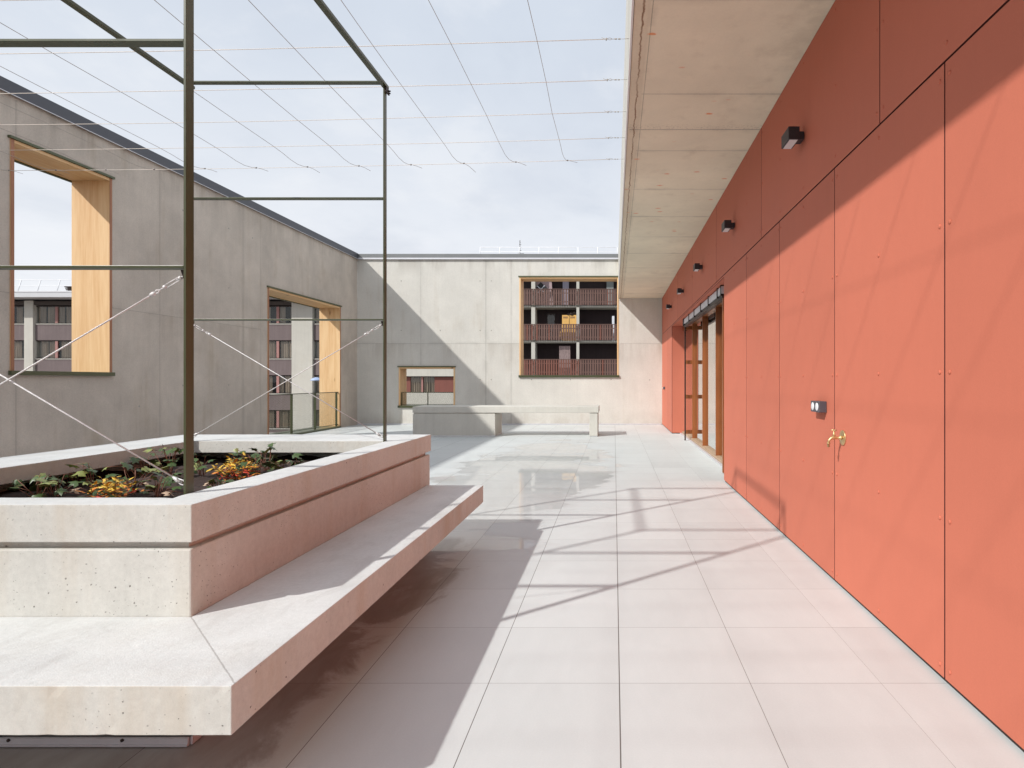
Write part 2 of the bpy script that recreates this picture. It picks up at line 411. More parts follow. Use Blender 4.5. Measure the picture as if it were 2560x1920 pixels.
M['greycloth'] = plain('grey cloth', (0.25, 0.27, 0.26), rough=.9, var=.3, vscale=5, stretch=(5, 1, .2))
M['mottled'] = plain('mottled fibre board', (0.27, 0.20, 0.19), rough=.9, var=.7, vscale=9, stretch=(3, 1, .6))
M['white_board'] = plain('white board', (0.70, 0.72, 0.76), rough=.5)
M['blue_dish'] = plain('blue grey lamp hood', (0.36, 0.44, 0.62), rough=.35)
M['black'] = plain('black', (0.012, 0.012, 0.012), rough=.6)
M['asphalt'] = plain('street asphalt', (0.10, 0.098, 0.095), rough=.9, var=.3, vscale=.7, bump=.3)
M['brick_paving'] = plain('reddish paving', (0.33, 0.15, 0.10), rough=.85, var=.3, vscale=3)
M['pale_paving'] = plain('pale paving', (0.45, 0.43, 0.40), rough=.85, var=.2, vscale=2)
M['mesh_wire'] = plain('dark green mesh wire', (0.075, 0.082, 0.04), rough=.45)
M['tie_plug'] = plain('filled tie hole', (0.40, 0.38, 0.34), rough=.9, var=.2, vscale=60)
M['knit'] = plain('crossing clamp', (0.30, 0.27, 0.25), rough=.4, metal=.6)

def glass_mat(name, tint, power, base=.04, rough=0.0):
    mt = bpy.data.materials.new(name); mt.use_nodes = True
    nt = mt.node_tree; nt.nodes.clear(); g = G(nt)
    tr = g.n('ShaderNodeBsdfTransparent'); tr.inputs[0].default_value = (*tint, 1)
    gl = g.n('ShaderNodeBsdfGlossy'); gl.inputs[0].default_value = (.95, .96, .95, 1); gl.inputs['Roughness'].default_value = rough
    lw = g.n('ShaderNodeLayerWeight'); lw.inputs[0].default_value = .5
    fr = g.m('MULTIPLY_ADD', g.m('POWER', lw.outputs['Facing'], power), 1 - base, base)
    mx = g.n('ShaderNodeMixShader')
    g.nt.links.new(fr, mx.inputs[0]); g.nt.links.new(tr.outputs[0], mx.inputs[1]); g.nt.links.new(gl.outputs[0], mx.inputs[2])
    g.nt.links.new(mx.outputs[0], g.n('ShaderNodeOutputMaterial').inputs[0])
    return mt
M['glass'] = glass_mat('door glass', (.70, .73, .71), 1.1)
M['far_glass'] = glass_mat('window glass', (.92, .93, .92), 5.0, .03)

# ------------------------------------------------------------------ mesh helper
class MB:
    def __init__(s):
        s.v = []; s.f = []; s.mi = []; s.sm = []
    def add(s, vs, fs, mi=0, smooth=False):
        o = len(s.v)
        s.v += [tuple(v) for v in vs]
        for f in fs:
            s.f.append(tuple(i + o for i in f)); s.mi.append(mi); s.sm.append(smooth)
        return s
    def box(s, x0, x1, y0, y1, z0, z1, mi=0, M4=None):
        if x0 > x1: x0, x1 = x1, x0
        if y0 > y1: y0, y1 = y1, y0
        if z0 > z1: z0, z1 = z1, z0
        vs = [Vector((x, y, z)) for z in (z0, z1) for y in (y0, y1) for x in (x0, x1)]
        if M4: vs = [M4 @ v for v in vs]
        return s.add(vs, [(0, 2, 3, 1), (4, 5, 7, 6), (0, 1, 5, 4), (1, 3, 7, 5), (3, 2, 6, 7), (2, 0, 4, 6)], mi)
    def prism(s, poly, z0, z1, mi=0, ax='z'):
        n = len(poly)
        def P(a, b, c):
            return {'z': (a, b, c), 'y': (a, c, b), 'x': (c, a, b)}[ax]
        vs = [P(a, b, z0) for a, b in poly] + [P(a, b, z1) for a, b in poly]
        fs = [tuple(range(n - 1, -1, -1)), tuple(range(n, 2 * n))] + [(i, (i + 1) % n, n + (i + 1) % n, n + i) for i in range(n)]
        return s.add(vs, fs, mi)
    def tube(s, pts, r, n=8, mi=0, caps=True):
        pts = [Vector(p) for p in pts]
        rs = r if isinstance(r, (list, tuple)) else [r] * len(pts)
        vs = []; fs = []
        up = None
        for i, p in enumerate(pts):
            t = (pts[min(i + 1, len(pts) - 1)] - pts[max(i - 1, 0)]).normalized()
            if up is None:
                up = Vector((0, 0, 1)) if abs(t.z) < .9 else Vector((1, 0, 0))
            a = t.cross(up).normalized(); b = a.cross(t).normalized(); up = b
            for k in range(n):
                an = 2 * math.pi * k / n
                vs.append(p + (a * math.cos(an) + b * math.sin(an)) * rs[i])
        for i in range(len(pts) - 1):
            for k in range(n):
                k2 = (k + 1) % n
                fs.append((i * n + k, i * n + k2, (i + 1) * n + k2, (i + 1) * n + k))
        if caps:
            fs.append(tuple(range(n - 1, -1, -1))); fs.append(tuple((len(pts) - 1) * n + k for k in range(n)))
        return s.add(vs, fs, mi, n > 4)
    def disc(s, c, normal, r, h, n=16, mi=0):
        c = Vector(c); nn = Vector(normal).normalized()
        return s.tube([c, c + nn * h], r, n, mi)
    def build(s, name, mats, parent=None, bevel=0.0, fix=True):
        me = bpy.data.meshes.new(name)
        off = WLOC.get(parent.name, Vector()) if parent is not None else Vector()
        me.from_pydata([tuple(Vector(v) - off) for v in s.v], [], s.f)
        mats = mats if isinstance(mats, (list, tuple)) else [mats]
        for m_ in mats:
            me.materials.append(M[m_] if isinstance(m_, str) else m_)
        me.polygons.foreach_set('material_index', s.mi)
        me.polygons.foreach_set('use_smooth', s.sm)
        if fix:
            bm = bmesh.new(); bm.from_mesh(me)
            bmesh.ops.recalc_face_normals(bm, faces=bm.faces)
            bm.to_mesh(me); bm.free()
        me.update()
        o = bpy.data.objects.new(name, me)
        COL.objects.link(o)
        if parent is not None:
            o.parent = parent
            WLOC[o.name] = off
        if bevel:
            b = o.modifiers.new('bevel', 'BEVEL'); b.width = bevel; b.segments = 2; b.limit_method = 'ANGLE'; b.angle_limit = R(40)
        return o
WLOC = {}

def tag(o, label=None, cat=None, group=None, kind=None):
    if label: o['label'] = label
    if cat: o['category'] = cat
    if group: o['group'] = group
    if kind: o['kind'] = kind
    return o
def thing(name, label, cat, loc=(0, 0, 0), group=None):
    o = bpy.data.objects.new(name, None)
    COL.objects.link(o); o.location = loc; o.empty_display_size = .2
    WLOC[o.name] = Vector(loc)
    return tag(o, label, cat, group)
def copy_thing(root, delta, label):
    r = root.copy(); COL.objects.link(r); r.location = root.location + Vector(delta); r['label'] = label
    for ch in list(root.children):
        c = ch.copy(); COL.objects.link(c); c.parent = r
        for s_ in list(ch.children):
            d = s_.copy(); COL.objects.link(d); d.parent = c
    return r

def cells_wall(mb, ulines, vlines, hole, P, t0, t1, mi=0):
    """flat slab on a (u,v) grid with holes; P(u,v,t) maps to a point, t0/t1 the two faces"""
    U, V = sorted(set(ulines)), sorted(set(vlines))
    solid = lambda i, j: 0 <= i < len(U) - 1 and 0 <= j < len(V) - 1 and not hole((U[i] + U[i + 1]) / 2, (V[j] + V[j + 1]) / 2)
    for i in range(len(U) - 1):
        for j in range(len(V) - 1):
            if not solid(i, j): continue
            a, b, c, d = U[i], U[i + 1], V[j], V[j + 1]
            q = [(a, c), (b, c), (b, d), (a, d)]
            for t in (t0, t1):
                mb.add([P(u, v, t) for u, v in q], [(0, 1, 2, 3)], mi)
            for (di, dj, e0, e1) in ((-1, 0, 3, 0), (1, 0, 1, 2), (0, -1, 0, 1), (0, 1, 2, 3)):
                if not solid(i + di, j + dj):
                    mb.add([P(*q[e0], t0), P(*q[e1], t0), P(*q[e1], t1), P(*q[e0], t1)], [(0, 1, 2, 3)], mi)
    return mb
def voxel(mb, X, Y, Z, solid, mi=0):
    X, Y, Z = sorted(set(X)), sorted(set(Y)), sorted(set(Z))
    def S(i, j, k):
        return 0 <= i < len(X) - 1 and 0 <= j < len(Y) - 1 and 0 <= k < len(Z) - 1 and solid((X[i] + X[i + 1]) / 2, (Y[j] + Y[j + 1]) / 2, (Z[k] + Z[k + 1]) / 2)
    for i in range(len(X) - 1):
        for j in range(len(Y) - 1):
            for k in range(len(Z) - 1):
                if not S(i, j, k): continue
                a, b, c, d, e, f = X[i], X[i + 1], Y[j], Y[j + 1], Z[k], Z[k + 1]
                for (dd, q) in (((-1, 0, 0), [(a, c, e), (a, c, f), (a, d, f), (a, d, e)]), ((1, 0, 0), [(b, c, e), (b, d, e), (b, d, f), (b, c, f)]),
                                ((0, -1, 0), [(a, c, e), (b, c, e), (b, c, f), (a, c, f)]), ((0, 1, 0), [(a, d, e), (a, d, f), (b, d, f), (b, d, e)]),
                                ((0, 0, -1), [(a, c, e), (a, d, e), (b, d, e), (b, c, e)]), ((0, 0, 1), [(a, c, f), (b, c, f), (b, d, f), (a, d, f)])):
                    if not S(i + dd[0], j + dd[1], k + dd[2]):
                        mb.add(q, [(0, 1, 2, 3)], mi)
    return mb
def weld(o, d=1e-4):
    bm = bmesh.new(); bm.from_mesh(o.data)
    bmesh.ops.remove_doubles(bm, verts=bm.verts, dist=d)
    bmesh.ops.recalc_face_normals(bm, faces=bm.faces)
    bm.to_mesh(o.data); bm.free()

def fine(vals, step):
    vals = sorted(set(vals)); out = []
    for a_, b_ in zip(vals[:-1], vals[1:]):
        n_ = max(1, round((b_ - a_) / step))
        out += [a_ + (b_ - a_) * i / n_ for i in range(n_)]
    return out + [vals[-1]]
def worn(o, chip=.035, amp=.0008, big=(.0015, .0038)):
    # knock small irregular chips into the arrises of the cast concrete
    rr = random.Random(11)
    bm = bmesh.new(); bm.from_mesh(o.data); bm.normal_update()
    mv = {}
    for e_ in bm.edges:
        if len(e_.link_faces) == 2 and e_.calc_face_angle(0) > .7:
            for v_ in e_.verts:
                n_ = Vector()
                for f_ in v_.link_faces: n_ += f_.normal
                mv[v_] = n_.normalized()
    for v_, n_ in mv.items():
        k_ = rr.uniform(*big) if rr.random() < chip else rr.uniform(0, amp)
        v_.co -= n_ * k_
    for v_ in bm.verts:
        if v_ not in mv: v_.co += v_.normal * rr.uniform(-.0004, .0004)
    bm.to_mesh(o.data); bm.free()
def top_mat(o):
    o.data.materials.append(M['conc_top'])
    for p in o.data.polygons:
        if p.normal.z > .9: p.material_index = 1

# ------------------------------------------------------------------ setting
tag(MB().box(-1500, 1500, -1500, 1500, -3.0, -2.8).build('ground', 'asphalt'), kind='structure')
tag(MB().box(-60, 20, 40.5, 45.2, -2.79, -2.66).build('pavement', 'pale_paving'), kind='structure')
tag(MB().box(-60, -18, 36.5, 40.4, -2.79, -2.70).build('path', 'brick_paving'), kind='structure')
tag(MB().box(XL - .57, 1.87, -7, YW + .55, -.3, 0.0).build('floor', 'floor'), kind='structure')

# ------------------------------------------------------------------ left concrete wall
TW = .58
w = thing('concrete_wall', 'long grey board-marked concrete wall with two timber lined openings, left of the planter', 'wall', (XL - TW / 2, 6, 0))
holesL = [(7.78, 9.35, 1.52, 4.65), (13.56, 17.17, 0.02, 3.58)]
mb = MB()
cells_wall(mb, [-6.5, 7.78, 9.35, 13.56, 17.17, YW], [-2.8, .02, 1.52, 3.58, 4.65, 5.255],
           lambda u, v: any(a < u < b and c < v < d for a, b, c, d in holesL), lambda u, v, t: (t, u, v), XL, XL - TW)
for (y, z) in ((10.9, 1.3), (10.9, 3.35), (12.2, 1.3), (12.2, 3.35), (10.9, 4.6), (12.2, 4.6), (9.9, .95), (9.9, 3.3), (6.9, 1.2), (6.9, 3.4), (17.7, 1.3), (17.7, 3.3), (13.0, 4.6)):
    mb.disc((XL - .001, y, z), (1, 0, 0), .016, .003, 12, 1)
o = mb.build('wall_face', ['conc_left', 'tie_plug'], w)
cp = MB().box(XL - TW - .05, XL + .045, -6.5, YW + .60, 5.262, 5.40)
cp.box(XL + .0455, XL + .052, -6.5, YW - .053, 5.235, 5.405)
cp_o = cp.build('coping', 'coping', w, bevel=.004)
MB().box(XL + .047, XL + .058, -6.5, YW - .06, 5.226, 5.2345).build('drip_edge', 'alu', cp_o)

def lining_left(y0, y1, z0, z1, floor_level=False):
    xi, xo, t = XL + .012, XL - TW - .02, .045
    mb = MB()
    mb.box(xo, xi, y0, y0 + t, z0, z1, 0); mb.box(xo, xi, y1 - t, y1, z0, z1, 0)
    mb.box(xo, xi, y0 + t, y1 - t, z1 - t, z1, 1)
    li = mb.build('timber_lining', ['pine_z', 'pine_y'], w, bevel=.003)
    MB().box(xi - .002, xi + .003, y0, y0 + t, z0, z1).box(xi - .002, xi + .003, y1 - t, y1, z0, z1).build('shaded_board_edge', 'pine_edge', li)
    f = MB().box(XL - .01, XL + .04, y0 - .03, y1 + .03, z1 + .002, z1 + .035)
    f.box(XL - TW - .06, XL - TW - .02, y0 - .03, y1 + .03, z1 - t - .02, z1 + .03)
    f.build('metal_flashing', 'flash_green', li)
    if floor_level:
        MB().box(xo - .03, XL + .03, y0 + .002, y1 - .002, .004, .045).build('sill', 'flash_green', li)
    else:
        MB().box(xo - .03, XL + .05, y0 - .02, y1 + .02, z0 - .055, z0 + .004).build('sill', 'flash_green', li, bevel=.003)
for k, (a, b, c, d) in enumerate(holesL):
    lining_left(a, b, c, d, k == 1)

# ------------------------------------------------------------------ far concrete wall
TF = .55
fw = thing('concrete_wall', 'pale sunlit concrete wall closing the far end, with a square and a low opening', 'wall', (-3.3, YW + TF / 2, 0))
HB = (-3.0, .14, 1.56, 4.667)
HS = (-6.817, -5.037, .60, 1.817)
holesF = [HB, HS]
mb = MB()
cells_wall(mb, [XL + .001, HS[0], HS[1], HB[0], HB[1], 2.2], [-2.8, HS[2], HB[2], HS[3], HB[3], 5.255],
           lambda u, v: any(a < u < b and c < v < d for a, b, c, d in holesF), lambda u, v, t: (u, t, v), YW, YW + TF)
for (px, py) in ((340, 680), (610, 680), (885, 680), (963, 680), (340, 338), (885, 338), (963, 338), (885, 1020), (963, 1020),
                 (1240, 1020), (1510, 1020), (1790, 1020), (2057, 1022)):
    sx, sy = 880 + px * .36166, 580 + py * .36166
    mb.disc(((sx - 1535.5) * YW / 1446, YW + .001, CAMZ - (sy - 952) * YW / 1446), (0, -1, 0), .018, .003, 12, 1)
mb.build('wall_face', ['conc_far', 'tie_plug'], fw)
cpf = MB().box(XL + .053, .139, YW - .05, YW + TF + .05, 5.262, 5.395).build('coping', 'coping_pale', fw, bevel=.004)
MB().box(XL + .06, .138, YW - .06, YW - .052, 5.22, 5.27).build('drip_edge', 'alu', cpf)
def lining_far(x0, x1, z0, z1, top):
    yi, yo, t = YW - .012, YW + TF + .02, .045
    mb = MB()
    mb.box(x0, x0 + t, yi, yo, z0, z1, 0); mb.box(x1 - t, x1, yi, yo, z0, z1, 0)
    mb.box(x0 + t, x1 - t, yi, yo, z1 - t, z1, 1)
    li = mb.build('timber_lining', ['pine_z', 'pine_x'], fw, bevel=.003)
    MB().box(x0 - .03, x1 + .03, YW - .04, YW + .01, z1 + .002, z1 + .035).build('metal_flashing', 'flash_green', li)
    MB().box(x0 - .02, x1 + .02, YW - .05, yo + .03, z0 - .065, z0 + .004).build('sill', 'green_steel', li, bevel=.003)
lining_far(*HB, True); lining_far(*HS, False)
MB().box(XL + .02, XR - .02, YW - .03, YW - .003, .003, .035).build('base_strip', 'alu', fw)

# ------------------------------------------------------------------ railings in the openings
def clip_lines(u0, u1, v0, v1, pitch_u, ratio):
    """diagonal net lines clipped to a rectangle; ratio = dv/du"""
    out = []
    H = v1 - v0
    run = H / ratio
    u = u0 - run
    while u < u1:
        for sgn in (1, -1):
            a, b = (u, u + run) if sgn > 0 else (u + run, u)
            p, q = (a, v0), (b, v1)
            t0, t1 = 0.0, 1.0
            du = q[0] - p[0]
            for lo, hi in ((u0, u1),):
                ta, tb = (lo - p[0]) / du, (hi - p[0]) / du
                if ta > tb: ta, tb = tb, ta
                t0, t1 = max(t0, ta), min(t1, tb)
            if t1 - t0 > .01:
                out.append(((p[0] + du * t0, v0 + H * t0), (p[0] + du * t1, v0 + H * t1)))
        u += pitch_u
    return out
rl = thing('mesh_railing', 'olive steel railing with diamond mesh across the floor-length opening of the left wall', 'railing', (XL - .06, 15.4, .05))
xr = XL - .06
MB().box(xr - .02, xr + .02, 13.61, 17.12, 1.04, 1.06).box(xr - .015, xr + .015, 13.61, 17.12, .09, .105).build('frame', 'green_steel', rl)
for y in (13.64, 14.68, 15.83, 17.05):
    MB().box(xr - .03, xr + .03, y - .006, y + .006, .05, 1.039).build('post', 'green_steel', rl)
mb = MB()
for (a, c), (b, d) in clip_lines(13.62, 17.11, .10, 1.04, .062, 1.0):
    mb.tube([(xr, a, c), (xr, b, d)], .0024, 3, caps=False)
mb.build('wire_mesh', 'mesh_wire', rl)
rf = thing('mesh_railing', 'small dark railing with diamond mesh inside the low opening of the end wall', 'railing', ((HS[0] + HS[1]) / 2, YW + .1, HS[2]))
yr = YW + .10
x0, x1 = HS[0] + .05, HS[1] - .05
MB().box(x0, x1, yr - .015, yr + .015, 1.012, 1.03).box(x0, x1, yr - .012, yr + .012, .63, .645).build('frame', 'green_steel', rf)
for x in (x0 + .012, (x0 + x1) / 2, x1 - .012):
    MB().box(x - .01, x + .01, yr - .02, yr + .02, .606, 1.011).build('post', 'green_steel', rf)
mb = MB()
for (a, c), (b, d) in clip_lines(x0 + .02, x1 - .02, .64, 1.012, .07, .55):
    mb.tube([(a, yr, c), (b, yr, d)], .0028, 3, caps=False)
mb.build('wire_mesh', 'mesh_wire', rf)

# ------------------------------------------------------------------ red clad building
rb = thing('clad_building', 'building clad in coral red panels under a deep overhanging concrete roof', 'building', (3.6, 6, 0))
ZJ = 2.85
Y0, Y1 = 7.985, 15.2      # glazed recess
ZREC = 2.82
XG = 1.865                # glass plane
# backing
mb = MB()
cells_wall(mb, [-6, Y0 - .012, Y1 + .012, YW - .002], [-.3, -.012, ZREC + .012, 3.999], lambda u, v: Y0 - .02 < u < Y1 + .02 and -.012 < v < ZREC + .02,
           lambda u, v, t: (t, u, v), XR + .013, XR + .40)
mb.build('backing', 'gap', rb)
# rooms behind the glass
mb = MB().box(1.93, 6, Y0 - .5, Y1 + .5, -.05, -.01).box(1.93, 6, Y0 - .5, Y1 + .5, 2.9, 2.95).box(5.9, 6, Y0 - .5, Y1 + .5, -.01, 2.9)
mb.box(1.93, 5.9, Y0 - .55, Y0 - .5, -.01, 2.9).box(1.93, 5.9, Y1 + .5, Y1 + .55, -.01, 2.9)
mb.build('interior', 'interior', rb)
def panel(y0, y1, z0, z1, rz, ry):
    mb = MB().box(XR, XR + .010, y0, y1, z0, z1)
    for y in ry:
        for z in rz:
            if z0 + .02 < z < z1 - .02 and y0 + .02 < y < y1 - .02:
                mb.tube([(XR + .001, y, z), (XR - .0025, y, z), (XR - .0045, y, z)], [.0105, .0105, .006], 10)
    o = mb.build('cladding_panel', ['red', 'red_edge'], rb)
    for p in o.data.polygons:
        if abs(p.normal.x) < .3 and p.area > 4e-4: p.material_index = 1
    return o
RZL = [.07, .75, 1.427, 2.105, 2.78]
RZU = [2.93, 3.41, 3.93]
GAP = .005
JL = [-4.0, -2.68, -1.347, -.013, 1.32, 2.653, 3.978, 5.305, 6.63, 7.985]
for a, b in zip(JL[:-1], JL[1:]):
    panel(a + GAP, b - (GAP if b < 7.9 else 0), .022, ZJ - .006, RZL, (a + .04, (a + b) / 2, b - .04))
panel(Y1, Y1 + 1.3, .022, ZJ - .006, RZL, (Y1 + .05, Y1 + .65, Y1 + 1.25))
panel(Y1 + 1.307, YW - .004, .022, ZJ - .006, RZL, (Y1 + 1.36, YW - .06))
JU = [-4.66, -2.0, .65, 3.302, 5.953, 8.590, 11.24, 13.84, 16.49, YW - .004]
for a, b in zip(JU[:-1], JU[1:]):
    L = b - a
    panel(a + GAP, b - GAP, ZJ + .006, 3.996, RZU, [a + .04] + [a + L * k / 4 for k in (1, 2, 3)] + [b - .04])
panel(Y0, Y1, ZREC + .001, ZJ - .006, [], [])
# reveals of the recess
rv = MB().box(XR + .011, XG + .03, Y0 - .011, Y0 - .001, .022, ZREC - .001)
rv.box(XR + .011, XG + .03, Y1 + .001, Y1 + .011, .022, ZREC - .001)
rv.box(XR + .011, XG + .03, Y0, Y1, ZREC, ZREC + .010)
rv.build('recess_lining', 'red', rb)
# roof
mb = MB()
mb.box(.14, 7, -6, YW - .003, 4.0, 5.40)
roof = mb.build('roof', 'conc_soffit', rb, bevel=.004)
MB().box(.128, .139, -6, YW - .06, 4.02, 5.40).build('fascia', 'fascia', roof)
MB().box(.121, .136, -6, YW - .05, 3.988, 4.018).build('drip_edge', 'white_trim', roof)
# glazing: frames, glass, blind
gz = MB().box(XG - .06, XG + .06, Y0 + .001, Y1 - .001, 2.70, ZREC - .002).build('glazed_door', 'brown_wood', rb)
for y in (8.72, 10.27, 11.82, 13.37):
    MB().box(XG - .058, XG + .05, y, y + .05, .06, 2.70).build('mullion', 'brown_wood', gz, bevel=.003)
for y in (9.05, 10.62):
    pass
MB().box(XG - .085, XG + .06, Y0 + .002, Y1 - .002, .006, .06).build('sill', 'sill_wood', gz, bevel=.004)
MB().box(XG - .14, XG - .09, Y0 + .002, Y1 - .002, .004, .022).build('threshold', 'alu', gz)
for a, b in ((Y0 + .01, 8.72), (8.77, 10.27), (10.32, 11.82), (11.87, 13.37), (13.42, Y1 - .01)):
    MB().box(XG, XG + .012, a, b, .06, 2.70).build('glass_pane', 'glass', gz)
# external blind with its two guides
bl = MB().box(1.60, 1.70, 8.62, 13.44, 2.69, 2.80).build('blind_box', 'alu', rb, bevel=.003)
MB().box(1.615, 1.69, 8.64, 13.42, 2.625, 2.688).build('slat_stack', 'bronze', bl)
for y in (8.66, 8.97, 9.83, 10.7, 11.57, 12.4, 13.27, 13.42):
    MB().box(1.59, 1.72, y - .02, y + .02, 2.66, ZREC - .001).build('bracket', 'bronze', bl)
gd = MB().box(1.625, 1.655, 13.36, 13.385, .012, 2.69).build('blind_guide', 'bronze', rb)
for z in (.20, 1.017, 1.82, 2.62):
    MB().box(1.656, XG - .002, 13.45, 13.49, z - .045, z + .045).build('bracket', 'brown_wood', gd)
MB().box(1.625, 1.665, 8.64, 8.70, .012, 2.69).build('blind_guide', 'brown_wood', rb)

# ------------------------------------------------------------------ wall lamps under the roof
LZ = 3.34
def wall_lamp(y, label):
    t = thing('wall_lamp', label, 'lamp', (XR, y, LZ), 'black box lamps under the roof')
    b = MB().box(1.372, 1.46, y - .10, y + .10, LZ - .05, LZ + .05).build('housing', 'black_lamp', t, bevel=.003)
    MB().box(1.384, 1.448, y - .088, y + .088, LZ - .0535, LZ - .0505).build('diffuser', 'diffuser', t)
    MB().box(1.4605, XR - .004, y - .05, y + .05, LZ - .032, LZ + .032).build('mount', 'black_lamp', t, bevel=.003)
    return t
LY = [4.65 + 2.65 * k for k in range(5)]
l0 = wall_lamp(LY[0], 'black box wall lamp nearest the viewer, largest of the row on the red wall')
copy_thing(l0, (0, LY[1] - LY[0], 0), 'second black box lamp along the red wall, right before the glazed door')
copy_thing(l0, (0, LY[2] - LY[0], 0), 'third of five black box lamps, above the near half of the glazed door')
copy_thing(l0, (0, LY[3] - LY[0], 0), 'fourth black box lamp along, above the far half of the glazed door')
copy_thing(l0, (0, LY[4] - LY[0], 0), 'farthest and smallest black box lamp, next to the concrete end wall')

# ------------------------------------------------------------------ sockets and tap
def socket(y, z, n, label):
    L = .088 * n
    t = thing('power_socket', label, 'socket', (XR, y, z), 'weatherproof sockets on the red wall')
    MB().box(1.46, XR - .0005, y - L / 2, y + L / 2, z - .04, z + .04).build('housing', 'socket_grey', t, bevel=.004)
    for k in range(n):
        yy = y - L / 2 + .088 * (k + .5)
        MB().tube([(1.4605, yy, z), (1.458, yy, z), (1.456, yy, z)], [.029, .029, .024], 24).build('socket_face', 'socket_white', t)
socket(4.21, 1.20, 2, 'grey double power socket with two round white faces, above the brass tap')
socket(17.3, 1.17, 1, 'small grey power socket low on the red wall near the end wall')
tp = thing('water_tap', 'brass garden tap with round wall plate on the red wall', 'tap', (XR, 3.83, 1.01))
yt, zt = 3.83, 1.01
MB().tube([(XR - .0005, yt, zt), (XR - .006, yt, zt), (XR - .008, yt, zt)], [.05, .05, .044], 32).build('wall_plate', 'brass', tp)
b = MB().tube([(XR - .008, yt, zt), (XR - .022, yt, zt), (XR - .023, yt, zt), (XR - .04, yt, zt - .001), (XR - .055, yt, zt + .001), (XR - .066, yt, zt + .001), (XR - .08, yt, zt - .004),
               (XR - .093, yt, zt - .017), (XR - .097, yt, zt - .032)], [.013, .013, .009, .0085, .012, .0125, .010, .008, .0078], 14)
b.tube([(XR - .061, yt, zt + .008), (XR - .061, yt, zt + .026), (XR - .061, yt, zt + .03), (XR - .061, yt, zt + .048)], [.0095, .0085, .006, .0045], 12)
b.build('tap_body', 'brass', tp)
MB().tube([(XR - .097, yt, zt - .032), (XR - .097, yt, zt - .038), (XR - .0971, yt, zt - .0385), (XR - .0975, yt, zt - .062)], [.0125, .0125, .0085, .008], 14).build('spout', 'brass', tp)
MB().tube([(XR - .061, yt - .024, zt + .050), (XR - .061, yt - .008, zt + .052), (XR - .061, yt + .008, zt + .052), (XR - .061, yt + .024, zt + .050)], [.005, .0035, .0035, .005], 8).tube(
    [(XR - .078, yt, zt + .051), (XR - .044, yt, zt + .051)], .0035, 8).build('handle', 'brass', tp)

# ------------------------------------------------------------------ planter with its bench
PX0, PX1, PY0, PY1 = -3.75, -1.61, 2.20, 5.05
pl = thing('planter', 'large cast concrete planter with a cantilevered seat slab around it', 'planter', (-2.68, 3.6, 0))
def ring(mb, ox0, ox1, oy0, oy1, ix0, ix1, iy0, iy1, z0, z1, mi=0):
    cells_wall(mb, [ox0, ix0, ix1, ox1], [oy0, iy0, iy1, oy1], lambda u, v: ix0 < u < ix1 and iy0 < v < iy1, lambda u, v, t: (u, v, t), z0, z1, mi)
    return mb
mb = ring(MB(), PX0, PX1, PY0, PY1, PX0 + .13, PX1 - .13, PY0 + .11, PY1 - .13, .036, .746)
bd = mb.build('body', 'conc_planter', pl); weld(bd)
bv = bd.modifiers.new('bevel', 'BEVEL'); bv.width = .006; bv.segments = 2; bv.limit_method = 'ANGLE'
mb = ring(MB(), PX0 + .03, PX1 - .03, PY0 + .03, PY1 - .03, PX0 + .13, PX1 - .13, PY0 + .11, PY1 - .13, .7465, .7735)
mb.build('shadow_groove', 'conc_planter', pl)
HX0, HX1, HY0, HY1 = -3.30, -1.775, 2.325, 4.51
ox0, ox1, oy0, oy1 = PX0 - .005, PX1 + .008, PY0 - .008, PY1 + .008
def rim_solid(x, y, z):
    if HX0 < x < HX1 and HY0 < y < HY1: return False
    return z > .826 or not (-3.62 < x < HX1 and HY0 < y < 4.93)
mb = voxel(MB(), fine([ox0, -3.62, HX0, HX1, ox1], .03), fine([oy0, HY0, HY1, 4.93, oy1], .03), fine([.774, .826, .918], .05), rim_solid)
ri = mb.build('rim', 'conc_planter', pl); weld(ri)
bv = ri.modifiers.new('bevel', 'BEVEL'); bv.width = .003; bv.segments = 2; bv.limit_method = 'ANGLE'
# finish and painted sunlit tone of the top faces, worn arrises and the L-shaped seat slab
SZ0, SZ1, SX, SY = .344, .490, -1.125, 1.70
def seat_solid(x, y, z): return y < PY0 - .001 or x > PX1 + .001
mb = voxel(MB(), fine([PX0, PX1 + .001, SX], .028), fine([SY, PY0 - .001, 4.97], .028), fine([SZ0, SZ1], .04), seat_solid)
top_mat(ri); worn(ri)
se = mb.build('seat_slab', 'conc_planter', pl, bevel=.0025); weld(se); top_mat(se); worn(se)
# soil filling
gm = MB()
nx, ny = 26, 36
vs = []
for j in range(ny + 1):
    for i in range(nx + 1):
        x = PX0 + .14 + (PX1 - PX0 - .28) * i / nx; y = PY0 + .12 + (PY1 - PY0 - .26) * j / ny
        h = .735 + .016 * math.sin(x * 9 + y * 4) + .014 * math.sin(y * 13 - x * 5) + random.uniform(-.008, .008)
        vs.append((x, y, h))
gm.add(vs, [(j * (nx + 1) + i, j * (nx + 1) + i + 1, (j + 1) * (nx + 1) + i + 1, (j + 1) * (nx + 1) + i) for j in range(ny) for i in range(nx)], 0, True)
gm.build('soil', 'soil', pl)
# aluminium base profile with screws
pf = MB().box(PX0 + .03, PX1 - .004, PY0 - .012, PY0 - .001, .004, .034).box(PX0 + .03, PX1 - .004, PY0 - .016, PY0 - .0125, .004, .012)
pf.box(PX1 - .002, PX1 + .006, PY0, PY1 - .05, .004, .034)
po = pf.build('base_profile', 'alu', pl)
for x in (-1.86, -2.29, -2.72, -3.15):
    MB().disc((x, PY0 - .012, .028), (0, -1, 0), .006, .004, 10).build('screw', 'bronze', po)

